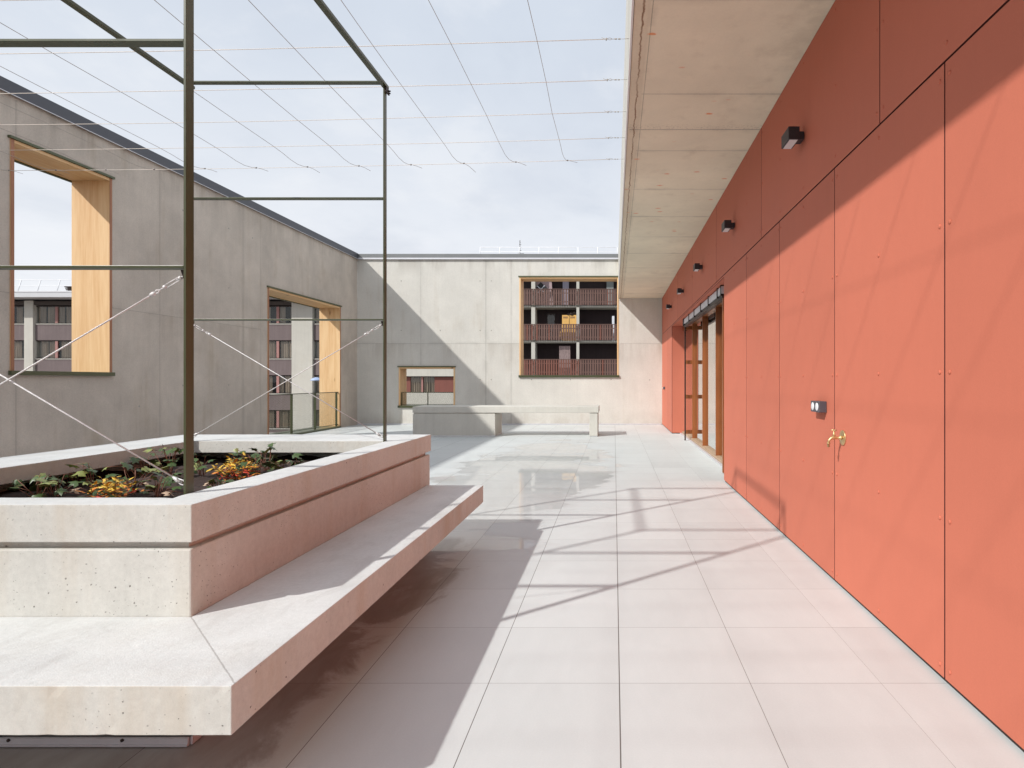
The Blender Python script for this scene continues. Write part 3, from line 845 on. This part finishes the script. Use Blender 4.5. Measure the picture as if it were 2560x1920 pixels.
# ------------------------------------------------------------------ trellis frame
tr = thing('trellis_frame', 'olive green flat steel climbing frame standing in the planter', 'trellis', (-2.53, 3.5, .74))
TX0, TX1, TY0, TY1 = -3.295, -1.780, 2.42, 4.49
fw_, th = .046, .0105
ZT = 3.70
for (x, y) in ((TX1, TY0), (TX0, TY0), (TX1, TY1), (TX0, TY1)):
    MB().box(x - th / 2, x + th / 2, y - fw_ / 2, y + fw_ / 2, .70, ZT - .012).build('post', 'green_steel', tr, bevel=.0012)
for y in (TY0, TY1):
    for z in (1.86, 2.80, ZT):
        MB().box(TX0 + th / 2 + .0005, TX1 - th / 2 - .0005, y - fw_ / 2, y + fw_ / 2, z - th / 2, z + th / 2).build('crossbar', 'green_steel', tr, bevel=.0012)
for x in (TX0, TX1):
    bm_ = MB().box(x - .02, x + .02, TY0 - .03, TY1 + .03, ZT - .0355, ZT - .0255 + .012).build('top_beam', 'green_steel', tr, bevel=.0012)
    for y in (TY0, TY1):
        s_ = 1 if x > -2 else -1
        MB().box(x + s_ * .0065, x + s_ * .018, y - .02, y + .05, ZT - .075, ZT - .037).tube([(x + s_ * .018, y + .03, ZT - .05), (x + s_ * .032, y + .03, ZT - .05)], .006, 8).tube(
            [(x + s_ * .018, y + .03, ZT - .068), (x + s_ * .032, y + .03, ZT - .068)], .005, 8).build('bolt_bracket', 'bronze', bm_)
def brace(p, q, y):
    """p upper end, q lower end"""
    p, q = Vector((p[0], y, p[1])), Vector((q[0], y, q[1]))
    d = (q - p).normalized()
    n = Vector((0, 1, 0)).cross(d).normalized()
    c = MB().tube([p + d * .15, q - d * .03], .0034, 8)
    c.tube([q - d * .075, q - d * .055, q - d * .05 + n * .004, q - d * .035], [.004, .0095, .0085, .005], 8)
    c.tube([q - d * .06 + n * .004, q - d * .03 + n * .010, q], .0028, 6).tube([q - d * .06 - n * .004, q - d * .03 - n * .010, q], .0028, 6)
    co = c.build('brace_wire', 'white_wire', tr)
    t = MB()
    t.tube([p, p + d * .05], .003, 6)
    for s_ in (-1, 1):
        t.tube([p + d * .03 + n * s_ * .007, p + d * .105 + n * s_ * .007], .0022, 6)
    for a in (.03, .105):
        t.tube([p + d * (a - .008), p + d * (a - .004), p + d * (a + .004), p + d * (a + .008)], [.004, .009, .009, .004], 8)
    t.tube([p + d * .10, p + d * .13], .003, 6)
    for s_ in (-1, 1):
        t.tube([p + d * .128, p + d * .142 + n * s_ * .007, p + d * .157], .0028, 6)
    t.tube([p + d * .15, p + d * .158, p + d * .170, p + d * .178], [.004, .0095, .009, .004], 8)
    t.build('turnbuckle', 'white_wire', co)
    k = 1 if q.x > p.x else -1
    MB().prism([(p.x - k * .001, p.z + .018), (p.x + k * .022, p.z + .018), (p.x + k * .012, p.z - .016), (p.x - k * .001, p.z - .028)], y - .004, y + .004, 0, 'y').build('eye_plate', 'bronze', co)
for y in (TY0, TY1):
    brace((TX1 - .008, 1.832), (TX0 + .008, .945), y - .002)
    brace((TX0 + .008, 1.832), (TX1 - .008, .945), y + .008)

# ------------------------------------------------------------------ overhead wires
def wz(x): return 4.237 + .0185 * (x - .14)
GRP = 'overhead climbing wires'
lat_lab = ['farthest cross wire overhead, where the curled ends of the long wires are tied', 'second cross wire from the far end, just before the tied wire ends',
           'third cross wire counted from the far end, middle one of five', 'fourth cross wire from the far end, crossing behind the top of the trellis', 'nearest cross wire in view, highest in the sky']
XE = .125
LD = [7.43 - .653 * k for k in range(14)]
for k, yk in enumerate(LD):
    lab = lat_lab[k] if k < 5 else 'thin steel cross wire overhead, above the top of the view'
    t = thing('cross_wire', lab, 'wire', (XE, yk, wz(XE)), GRP)
    sag = lambda x: wz(x) - .03 * (1 - ((x + 4) / 4.1) ** 2)
    MB().tube([(x, yk + .004 * math.sin(k * 3 + x), sag(x)) for x in (-.075, -1, -2, -3, -4, -5, -6, -7, XL + .005)], .0027, 6).build('wire', 'cross_steel', t)
    z0 = wz(0)
    tb = MB().tube([(XE, yk, wz(XE)), (.06, yk, z0)], .002, 6)
    for a, b in ((.055, .03), (.025, 0.0)):
        tb.tube([(a, yk, z0), (a - .004, yk, z0), (b + .004, yk, z0), (b, yk, z0)], [.002, .0055, .0055, .002], 8)
    tb.tube([(.0, yk, z0), (-.02, yk + .002, z0)], .002, 6)
    tb.tube([(-.02, yk, z0 + .002), (-.035, yk, z0 + .009), (-.055, yk, z0 + .005), (-.08, yk, z0 - .002)], .002, 6)
    tb.tube([(-.02, yk, z0 - .002), (-.035, yk, z0 - .008), (-.055, yk, z0 - .002), (-.08, yk, z0 + .001), (-.105, yk, z0 + .012)], .002, 6)
    tb.tube([(-.066, yk, z0 - .012), (-.066, yk, z0 + .008)], .005, 8)
    tb.build('turnbuckle', 'steel_wire', t)
ordn = ['first', 'second', 'third', 'fourth', 'fifth', 'sixth', 'seventh', 'eighth', 'ninth', 'tenth', 'eleventh', 'twelfth']
nodeX = [-.599, -1.262, -1.93, -2.61, -3.28, -3.94, -4.60, -5.26, -5.91, -6.53, -7.17, -7.77]
for k, nxk in enumerate(nodeX):
    off = [.05, .10, .08, .06, .07, .06, .08, .07, .09, .06, .07, .06][k]
    x = nxk - off
    tl = [-.012, -.03, -.10, -.03, -.05, -.06, -.03, -.03, -.02, -.04, -.03, -.03][k]
    t = thing('long_wire', '%s long wire from the roof edge, running overhead away from the viewer' % ordn[k], 'wire', (x, LD[0], wz(x)), GRP)
    z = lambda xx, d=0: wz(xx) - .03 * (1 - ((xx + 4) / 4.1) ** 2) + .0065 + d
    bend = random.uniform(-.012, .012)
    pts = [(x, -3, z(x))]
    for j in range(9, -1, -1):
        pts.append((x + random.uniform(-.006, .006) + bend * math.sin(j), LD[j] if j else LD[0], z(x) + random.uniform(-.002, .004)))
    pts = pts[:-2]
    pts += [(x + .002, LD[1] - .02, z(x, .002)), (x + .006, LD[1] + .18, z(x, -.006)), (x + off * .18, LD[1] + .36, z(x, -.024)), (x + off * .42, LD[0] - .16, z(x, -.030)),
            (x + off * .72, LD[0] - .05, z(x, -.016)), (nxk, LD[0] + .002, z(nxk, .0)), (nxk + .06, LD[0] + .03, z(nxk, tl * .3)), (nxk + .12 + abs(tl) * .2, LD[0] + .05, z(nxk, tl))]
    MB().tube(pts, .0024, 6).build('wire', 'steel_wire', t)
    MB().tube([(nxk - .011, LD[0], z(nxk, -.003)), (nxk - .006, LD[0], z(nxk, -.003)), (nxk + .006, LD[0], z(nxk, -.003)), (nxk + .011, LD[0], z(nxk, -.003))], [.004, .0095, .0095, .004], 8).build('clamp', 'knit', t)

# ------------------------------------------------------------------ plants in the planter
IVY = [(0, 0), (.20, -.17), (.52, .02), (.30, .24), (.44, .56), (.15, .56), (0, 1.0), (-.15, .56), (-.44, .56), (-.30, .24), (-.52, .02), (-.20, -.17)]
def leaf(mb, outline, c, az, pitch, roll, size, mi, curl=.25):
    mt = Matrix.Translation(c) @ Matrix.Rotation(az, 4, 'Z') @ Matrix.Rotation(pitch, 4, 'X') @ Matrix.Rotation(roll, 4, 'Y')
    n = len(outline)
    vs = []
    for (a, b) in outline:
        a += random.uniform(-.03, .03); b += random.uniform(-.03, .03)
        vs.append(mt @ Vector((a * size, b * size, size * (-curl * abs(a) * 1.2 - curl * max(0, b - .4) ** 2 * 1.3 + random.uniform(-.03, .03)))))
    ctr = mt @ Vector((0, .3 * size, 0.02 * size))
    vs.append(ctr)
    mb.add(vs, [(i, (i + 1) % n, n) for i in range(n)], mi, True)
def ivy_plant(x, y, nl, spread, hgt, pale, label):
    t = thing('ivy_plant', label, 'plant', (x, y, .735), 'ivy plants in the planter')
    fo, st = MB(), MB()
    for k in range(nl):
        a = random.uniform(0, 2 * math.pi); r = spread * math.sqrt(random.uniform(.02, 1)); h = random.uniform(.2, 1) * hgt * 1.35
        tip = Vector((x + r * math.cos(a), y + r * math.sin(a), .74 + h))
        mid = Vector((x + r * .5 * math.cos(a + .3), y + r * .5 * math.sin(a + .3), .74 + h * random.uniform(.5, 1.1)))
        st.tube([(x + random.uniform(-.02, .02), y + random.uniform(-.02, .02), .725), mid, tip], .0016, 5)
        leaf(fo, IVY, tip, random.uniform(0, 6.28), random.uniform(-.9, .5), random.uniform(-.6, .6), random.uniform(.04, .08), 1 if random.random() < pale else 0, random.uniform(.1, .5))
    for k in range(3):
        a = random.uniform(0, 6.28); r1 = spread * random.uniform(.8, 1.5)
        st.tube([(x, y, .735), (x + r1 * .5 * math.cos(a), y + r1 * .5 * math.sin(a), .765), (x + r1 * math.cos(a + .4), y + r1 * math.sin(a + .4), .742)], .0015, 5)
    fo.build('foliage', ['ivy', 'ivy_pale'], t, fix=False); st.build('stem', 'stem', t)
def on_soil(px, py, z=.735):
    d = 1446 * (CAMZ - z) / (py - 952)
    return (px - 1535.5) * d / 1446, d
for (px, py, nl, sp, h, pale, lab) in (
        (95, 1250, 12, .10, .10, .15, 'dark ivy plant farthest left along the front rim'),
        (140, 1242, 14, .13, .11, .2, 'ivy with red stems between the front rim and the dark left corner'),
        (235, 1232, 16, .12, .14, .55, 'pale green ivy directly behind the yellow plant at the front rim'),
        (335, 1228, 18, .13, .14, .5, 'large pale leaved ivy to the right of the front yellow plant'),
        (395, 1240, 14, .10, .10, .2, 'green ivy beneath the lower end of the front brace wire'),
        (425, 1200, 16, .10, .16, .45, 'ivy clump left of the front trellis post'),
        (505, 1195, 12, .08, .13, .15, 'dark upright ivy just right of the front trellis post'),
        (545, 1232, 12, .06, .06, .3, 'low ivy tuft at the right rim near the front post'),
        (640, 1195, 16, .11, .12, .15, 'green ivy growing out of the orange plant beside the right rim'),
        (668, 1178, 14, .12, .15, .25, 'tall ivy behind the orange plant near the far rim'),
        (705, 1180, 10, .08, .07, .3, 'round leaved ivy between orange plant and far right corner'),
        (180, 1215, 12, .11, .12, .3, 'ivy behind the left half of the front rim, deep in shade'),
        (620, 1168, 10, .10, .10, .1, 'dark ivy at the foot of the far rim behind the orange plant'),
        (360, 1190, 10, .10, .11, .2, 'ivy in the shaded left corner behind the pale leaved ivy'),
        (745, 1168, 7, .05, .09, .0, 'single bright green ivy at the far right corner')):
    ivy_plant(*on_soil(px, py), nl, sp, h, pale, lab)
LANCE = [(0, 0), (.13, .2), (.17, .45), (.10, .75), (0, 1.0), (-.10, .75), (-.17, .45), (-.13, .2)]
def bright_plant(px, py, rad, hgt, n, label, red):
    x, y = on_soil(px, py)
    t = thing('foliage_plant', label, 'plant', (x, y, .735), 'bright leaved plants in the planter')
    fo, st = MB(), MB()
    for k in range(n):
        a = random.uniform(0, 6.28); r = rad * math.sqrt(random.uniform(.02, 1.0)) * random.choice((1, 1, 1, 1.25)); h = hgt * random.uniform(.35, 1.0) * (1.05 - .45 * (r / rad) ** 2)
        b0 = Vector((x + .25 * r * math.cos(a), y + .25 * r * math.sin(a), .73))
        tip = Vector((x + r * math.cos(a), y + r * math.sin(a), .735 + h))
        mid = (b0 + tip) / 2 + Vector((0, 0, .015))
        st.tube([b0, mid, tip], .0012, 4)
        cut = random.uniform(.2, .5)
        m = random.randint(5, 9)
        warm = random.random()
        for q in range(m):
            f = cut + (1 - cut) * q / (m - 1)
            c = b0.lerp(mid, f * 2) if f < .5 else mid.lerp(tip, f * 2 - 1)
            hh = (c.z - .735) / hgt
            if hh < .42: mi = 2 if random.random() < red * .6 else random.choice((0, 3))
            else: mi = random.choice((0, 1)) if warm < .45 else 1
            if random.random() < .05: mi = 3
            az = a + q * 2.4 + random.uniform(-.5, .5)
            leaf(fo, LANCE, c, az, random.uniform(-.25, .75), random.uniform(-.5, .5), random.uniform(.024, .052), mi, random.uniform(.2, .6))
    fo.build('foliage', ['leaf_orange', 'leaf_yellow', 'leaf_red', 'ivy'], t, fix=False); st.build('stem', 'stem', t)
bright_plant(275, 1250, .135, .13, 46, 'yellow and orange leaved plant at the front rim', .25)
bright_plant(592, 1200, .135, .165, 54, 'orange yellow plant with red lower leaves in the middle of the planter', .7)
DRY = (('curled dry beige leaf on the soil at the front inner corner', 428, 1246, .06), ('dry leaf lying by the front rim left of the yellow plant', 185, 1240, .05),
       ('small dry leaf on bare soil right of the front trellis post', 520, 1222, .045), ('dry leaf on soil beside the far right rim', 720, 1166, .05),
       ('dry leaf on the soil under the ivy behind the front rim', 372, 1222, .05))
for lab, px, py, sz in DRY:
    x, y = on_soil(px, py)
    t = thing('dry_leaf', lab, 'leaf', (x, y, .74), 'dry leaves on the planter soil')
    fo = MB()
    leaf(fo, IVY, Vector((x, y, .762)), random.uniform(0, 6), .4, .3, sz, 0, .5); leaf(fo, LANCE, Vector((x - .02, y, .757)), random.uniform(0, 6), .6, .1, sz, 0, .4)
    fo.build('leaf_blade', 'dry_leaf', t, fix=False)

# ------------------------------------------------------------------ far concrete bench
cb = thing('concrete_bench', 'long high concrete bench on one block and one leg before the end wall', 'bench', (-2.7, 14.8, 0))
BY0, BY1 = 14.36, 15.25
MB().box(-5.01, -.386, BY0, BY1, .592, .745).build('slab', 'conc_bench', cb, bevel=.008)
MB().box(-4.985, -2.99, BY0 + .03, BY1 - .03, .568, .5915).build('joint', 'conc_bench', cb)
MB().box(-5.005, -2.96, BY0 + .008, BY1 - .01, .032, .568).build('block', 'conc_bench', cb, bevel=.008)
MB().box(-4.99, -2.955, BY0 + .002, BY1 - .02, .003, .0315).build('base_strip', 'white_trim', cb)
lg = MB().box(-.616, -.412, BY0 + .006, BY1 - .01, .02, .575).box(-.60, -.43, BY0 + .03, BY1 - .03, .575, .5915)
lg.build('leg', 'conc_bench', cb, bevel=.006)
MB().box(-.61, -.418, BY0 + .02, BY1 - .02, .003, .0195).build('base_strip', 'white_trim', cb)

# ------------------------------------------------------------------ buildings beyond the walls
D = 46.0
SCL = D / 1446
def bx(px): return (px - 1535.5) * SCL
def bz(py): return CAMZ - (py - 952) * SCL
ba = thing('apartment_block', 'low flat-roofed apartment block with purple brown bands seen through the left wall openings', 'building', (-33, D + 4, -2.8))
BT = [5.87, 3.09, .31, -2.47]
cols = [(-54.4, -53.7), (-50.6, -49.9), (bx(64), bx(86)), (bx(184), bx(184) + .7), (-39.2, -38.5), (-35.4, -34.7), (-31.6, -30.9), (-28.9, -28.2), (bx(731), bx(782.7)), (-20.3, -19.6)]
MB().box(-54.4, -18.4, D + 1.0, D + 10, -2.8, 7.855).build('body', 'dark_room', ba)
for c0, c1 in cols:
    MB().box(c0, c1, D - .12, D + .98, -2.8, 7.75).build('column', 'conc_far_bld', ba)
for (a, b) in zip(cols[:-1], cols[1:]):
    x0, x1 = a[1] + .03, b[0] - .03
    for bt in BT:
        wn = MB().box(x0, x1, D + .05, D + .3, bt - 1.25, bt).build('spandrel', 'band', ba)
        MB().box(x0, x1, D + .0, D + .2, bt + .002, bt + .06).build('sill', 'conc_far_bld', wn)
        ztop = bt + 1.50 if bt > 5 else bt + 1.53
        fr = MB().box(x0, x1, D + .12, D + .17, ztop - .08, ztop).box(x0, x1, D + .12, D + .17, bt + .062, bt + .12).build('window', 'bronze', ba)
        xm = x0 + (x1 - x0) * .53
        MB().box(xm - .1, xm + .1, D + .10, D + .165, bt + .12, ztop - .08).build('mullion', 'pink', fr)
        MB().box(x0, x1, D + .17, D + .18, bt + .12, ztop - .08).build('pane', 'far_glass', fr)
        cm = MB()
        x = x0 + random.uniform(.1, .3)
        while x < x1 - .2:
            L = random.uniform(.35, .9)
            xe = min(x + L, x1 - .05)
            n = max(3, int((xe - x) / .07))
            pts = [(x + (xe - x) * i / n, D + .26 + (.05 if i % 2 else -.02) + random.uniform(-.01, .01)) for i in range(n + 1)]
            vs = [(p[0], p[1], zz) for zz in (bt + .07, ztop) for p in pts]
            cm.add(vs, [(i, i + 1, n + 2 + i, n + 1 + i) for i in range(n)])
            x = xe + random.choice((0.05, .12, .3, .45))
        cm.build('curtain', 'curtain', fr, fix=False)
MB().box(-55.4, -17.9, D - .05, D + 1.0, 7.42, 7.72).build('lintel', 'lintel', ba)
rf_ = MB().box(-56, -17.5, D - 1.3, D + 11, 7.86, 8.26).build('roof', 'roof_white', ba)
MB().box(-56.02, -17.48, D - 1.34, D - 1.28, 8.262, 8.34).build('roof_edge', 'rail_white', rf_)
def roof_rail(x0, x1, y, zb, zt, lean, step, parent, first=None):
    mb = MB()
    x = first if first is not None else x0
    while x <= x1 + .01:
        mb.tube([(x, y, zb), (x, y + lean, zt)], .035, 6); x += step
    mb.tube([(x0, y + lean, zt), (x1, y + lean, zt)], .025, 6)
    mb.tube([(x0, y + lean * .5, (zb + zt) / 2), (x1, y + lean * .5, (zb + zt) / 2)], .022, 6)
    return mb.build('roof_railing', 'rail_white', parent)
roof_rail(-55.5, -18, D - 1.1, 8.26, 9.28, .3, 1.515, ba, bx(60.7) + .6 - 1.515 * 5)
st = thing('board_stack', 'dark stack of boards on the flat roof, seen through the upper left opening', 'stack', (bx(178) + .5, D + .4, 8.26))
mb = MB()
for k in range(6):
    z = 8.265 + k * .115
    mb.box(bx(162) + random.uniform(-.1, .1), bx(205), D, D + 1.1, z, z + .07)
    for xx in (bx(168), bx(180), bx(192)): mb.box(xx, xx + .12, D + .05, D + 1.0, z + .071, z + .114)
mb.build('boards', 'bronze', st)
# middle block with pale bands and red shutters
bm2 = thing('apartment_block', 'pale concrete facade with red brown shutters, seen through the low opening of the end wall', 'building', (-14.5, D + 4, -2.8))
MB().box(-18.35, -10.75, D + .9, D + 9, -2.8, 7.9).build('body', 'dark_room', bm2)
for bt in (6.05, 3.2, .43, -2.4):
    MB().box(-18.35, -10.75, D, D + .3, bt - 1.45 if bt > 0 else bt - 2.2, bt).build('spandrel', 'conc_far_bld', bm2)
    zt = bt + 1.32
    fr = MB().box(-18.35, -10.75, D + .28, D + .34, zt - .06, zt).build('window', 'bronze', bm2)
    MB().box(bx(1084), bx(1150), D + .25, D + .30, bt + .02, zt - .062).build('shutter', 'shutter', fr)
    MB().box(bx(1014) - 1.8, bx(1023), D + .30, D + .33, bt + .02, zt - .062).build('shutter', 'shutter', fr)
    MB().box(bx(1051), bx(1055), D + .22, D + .30, bt + .02, zt - .062).build('mullion', 'pink', fr)
    cm = MB()
    for a, b in ((1023.5, 1049), (1055.5, 1066), (1067, 1072), (1073, 1082)):
        x0, x1 = bx(a), bx(b); n = max(3, int((x1 - x0) / .07))
        pts = [(x0 + (x1 - x0) * i / n, D + .40 + (.05 if i % 2 else -.02)) for i in range(n + 1)]
        cm.add([(p[0], p[1], zz) for zz in (bt - .1, zt) for p in pts], [(i, i + 1, n + 2 + i, n + 1 + i) for i in range(n)])
    cm.build('curtain', 'curtain', fr, fix=False)
    MB().box(bx(1023), bx(1084), D + .36, D + .37, bt + .02, zt - .062).build('pane', 'far_glass', fr)
# tall block with timber balconies
bb = thing('balcony_block', 'tall apartment block with brown slatted balconies, framed by the square opening', 'building', (-2.5, D + 4, -2.8))
BXA, BXB = -10.7, 7.0
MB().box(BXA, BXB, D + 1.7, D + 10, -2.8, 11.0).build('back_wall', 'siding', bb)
MB().box(BXA - .3, BXA, D - .1, D + 10, -2.8, 11.0).box(BXB, BXB + .3, D - .1, D + 10, -2.8, 11.0).build('side_wall', 'conc_far_bld', bb)
rfb = MB().box(BXA - .5, BXB + .5, D - .4, D + 10.2, 11.0, 11.32).build('roof', 'roof_white', bb)
RAILT = [8.67, 5.87, 3.09, .31]
for r_i, zt in enumerate(RAILT):
    sl = MB().box(BXA + .01, BXB - .01, D + .30, D + 1.69, zt - 1.42, zt - 1.262).build('floor_slab', 'conc_far_bld', bb)
    mb = MB()
    x = BXA + .05; k = 0
    while x < BXB - .2:
        red = (r_i == 2 and x < -2.8) or random.random() < .05
        ww = .128 + random.uniform(-.012, .012)
        mb.box(x, x + ww, D - .09, D - .06, zt - 1.26 + random.uniform(-.02, .02), zt - .03, 1 if red else 0)
        x += .1935
    mb.box(BXA + .02, BXB - .02, D - .12, D - .03, zt - .028, zt + .02, 0)
    mb.box(BXA + .02, BXB - .02, D - .055, D - .02, zt - 1.05, zt - .97, 0).box(BXA + .02, BXB - .02, D - .055, D - .02, zt - .35, zt - .28, 0)
    mb.build('slatted_balustrade', ['slat', 'slat_red'], bb)
for x in (-10.2, bx(1328), bx(1441), .75, 4.4):
    for zt in RAILT:
        z1 = zt + 1.37 if zt < 8 else 10.99
        MB().box(x, x + (.22 if x > -6 else .30), D + .05, D + 1.3 if x < -5 else D + .5, zt - 1.258, z1 if zt > 8 else zt + 1.379).build('column', 'conc_far_bld', bb)
dr = MB().box(bx(1361), bx(1383), D + 1.64, D + 1.69, 4.65, 6.95).build('balcony_door', 'bronze', bb)
MB().box(bx(1363), bx(1381), D + 1.61, D + 1.635, 4.8, 6.8).build('pane', 'far_glass', dr)
roof_rail(BXA, BXB, D + .1, 11.32, 12.06, .15, 1.565, bb, BXA)
an = thing('roof_antenna', 'thin television antenna mast rising behind the end wall coping', 'antenna', (bx(1284.5), D + 3, 11.32))
MB().tube([(bx(1284.5), D + 3, 11.32), (bx(1284.5), D + 3, 13.3)], .025, 6).build('mast', 'bronze', an)
mb = MB()
for k, z in enumerate((13.15, 12.95, 12.7, 12.45, 12.2)):
    L = (.08, .12, .20, .14, .35)[k]
    mb.tube([(bx(1284.5) - L * .5, D + 3, z), (bx(1284.5) + L, D + 2.9, z - .05)], .015, 5)
mb.build('antenna_arm', 'bronze', an)
# things kept on the balconies
def slab_thing(name, label, cat, x0, x1, y, th_, z0, z1, mat, part, tilt=0.0):
    t = thing(name, label, cat, ((x0 + x1) / 2, y, z0))
    M4 = Matrix.Translation(((x0 + x1) / 2, y, z0)) @ Matrix.Rotation(tilt, 4, 'Y') @ Matrix.Translation((-(x0 + x1) / 2, -y, -z0))
    o = MB().box(x0, x1, y, y + th_, z0, z1, 0, M4).build(part, mat, t, bevel=.01)
    return t
cab = slab_thing('cabinet', 'ochre yellow two-door cabinet on the middle balcony', 'cabinet', bx(1404), bx(1440), D + .45, .5, 4.62, 6.67, 'ochre', 'carcass')
MB().box(bx(1421.6), bx(1422.6), D + .44, D + .449, 4.75, 6.6).build('door_gap', 'bronze', cab)
mb = MB()
for k in range(5):
    for s_ in (1407, 1425):
        mb.box(bx(s_ + k * 2.4), bx(s_ + k * 2.4 + 1.3), D + .44, D + .449, 6.4, 6.55)
mb.build('vent', 'slat', cab)
slab_thing('fibre_board', 'mottled greyish brown board standing on the lower balcony', 'board', bx(1396.5), bx(1424.5), D + .5, .06, 1.84, 4.19, 'mottled', 'board')
slab_thing('wall_board', 'mauve board leaning on the top balcony behind the railing', 'board', bx(1337), bx(1380), D + .9, .05, 7.43, 9.75, 'mauve', 'board', -.06)
gr = thing('window_grille', 'black tilted window sash with white bars on the top balcony', 'sash', (bx(1350), D + .6, 8.4))
M4 = Matrix.Translation((bx(1350), D + .6, 8.75)) @ Matrix.Rotation(.75, 4, 'Y')
MB().box(-.42, .42, -.02, .02, -.42, .42, 0, M4).build('frame', 'black', gr)
MB().box(-.03, .03, -.03, -.021, -.42, .42, 0, M4).box(-.42, -.031, -.03, -.021, -.03, .03, 0, M4).box(.031, .42, -.03, -.021, -.03, .03, 0, M4).build('bar', 'white_board', gr)
slab_thing('hanging_cloth', 'lilac cloth hanging at the back of the top balcony', 'cloth', bx(1403), bx(1419), D + 1.3, .05, 7.6, 9.9, 'lilac', 'cloth')
slab_thing('hanging_cloth', 'grey green cloth at the right end of the top balcony', 'cloth', bx(1516), bx(1534), D + 1.2, .05, 7.6, 9.9, 'greycloth', 'cloth')
slab_thing('plank', 'pale plank leaning beside the column right of the yellow cabinet', 'plank', bx(1451), bx(1454), D + .5, .05, 4.62, 6.75, 'white_board', 'plank', -.16)
slab_thing('white_panel', 'white panel with ochre edge at the right end of the middle balcony', 'panel', bx(1530), bx(1536), D + .5, .05, 4.62, 6.6, 'white_board', 'panel')
slab_thing('broom_board', 'thin ochre board leaning left of the yellow cabinet', 'board', bx(1394), bx(1397), D + .5, .05, 4.62, 6.3, 'ochre', 'plank', .22)
bag = thing('bag_heap', 'dark bags heaped on top of the yellow cabinet', 'bags', (bx(1428), D + .7, 6.68))
mb = MB()
for (px_, r_, h_) in ((1420, .28, .22), (1428, .32, .30), (1436, .26, .42)):
    mb.tube([(bx(px_), D + .7, 6.68), (bx(px_) + .03, D + .68, 6.68 + h_ * .5), (bx(px_) - .02, D + .72, 6.68 + h_)], [r_, r_ * .8, r_ * .2], 9)
mb.build('bags', 'bronze', bag)
# street lamp whose hood shows beside the timber jamb
lx, ly, lz = (792 - 1535.5) * 30 / 1446, 30.0, 1.40
sl = thing('street_lamp', 'blue grey dish street lamp seen through the tall opening beside its timber jamb', 'lamp', (lx + .9, ly, -2.8))
MB().tube([(lx, ly, lz + .17), (lx, ly, lz + .165), (lx, ly, lz + .12), (lx, ly, lz + .03), (lx, ly, lz), (lx, ly, lz - .01)], [.02, .08, .2, .30, .31, .29], 24).build('hood', 'blue_dish', sl)
MB().tube([(lx, ly, lz + .16), (lx + .12, ly, lz + .2), (lx + .5, ly, lz + .19), (lx + .9, ly, lz + .05)], .025, 8).build('arm', 'bronze', sl)
MB().tube([(lx + .9, ly, -2.8), (lx + .9, ly, lz + .06)], .05, 10).build('pole', 'bronze', sl)
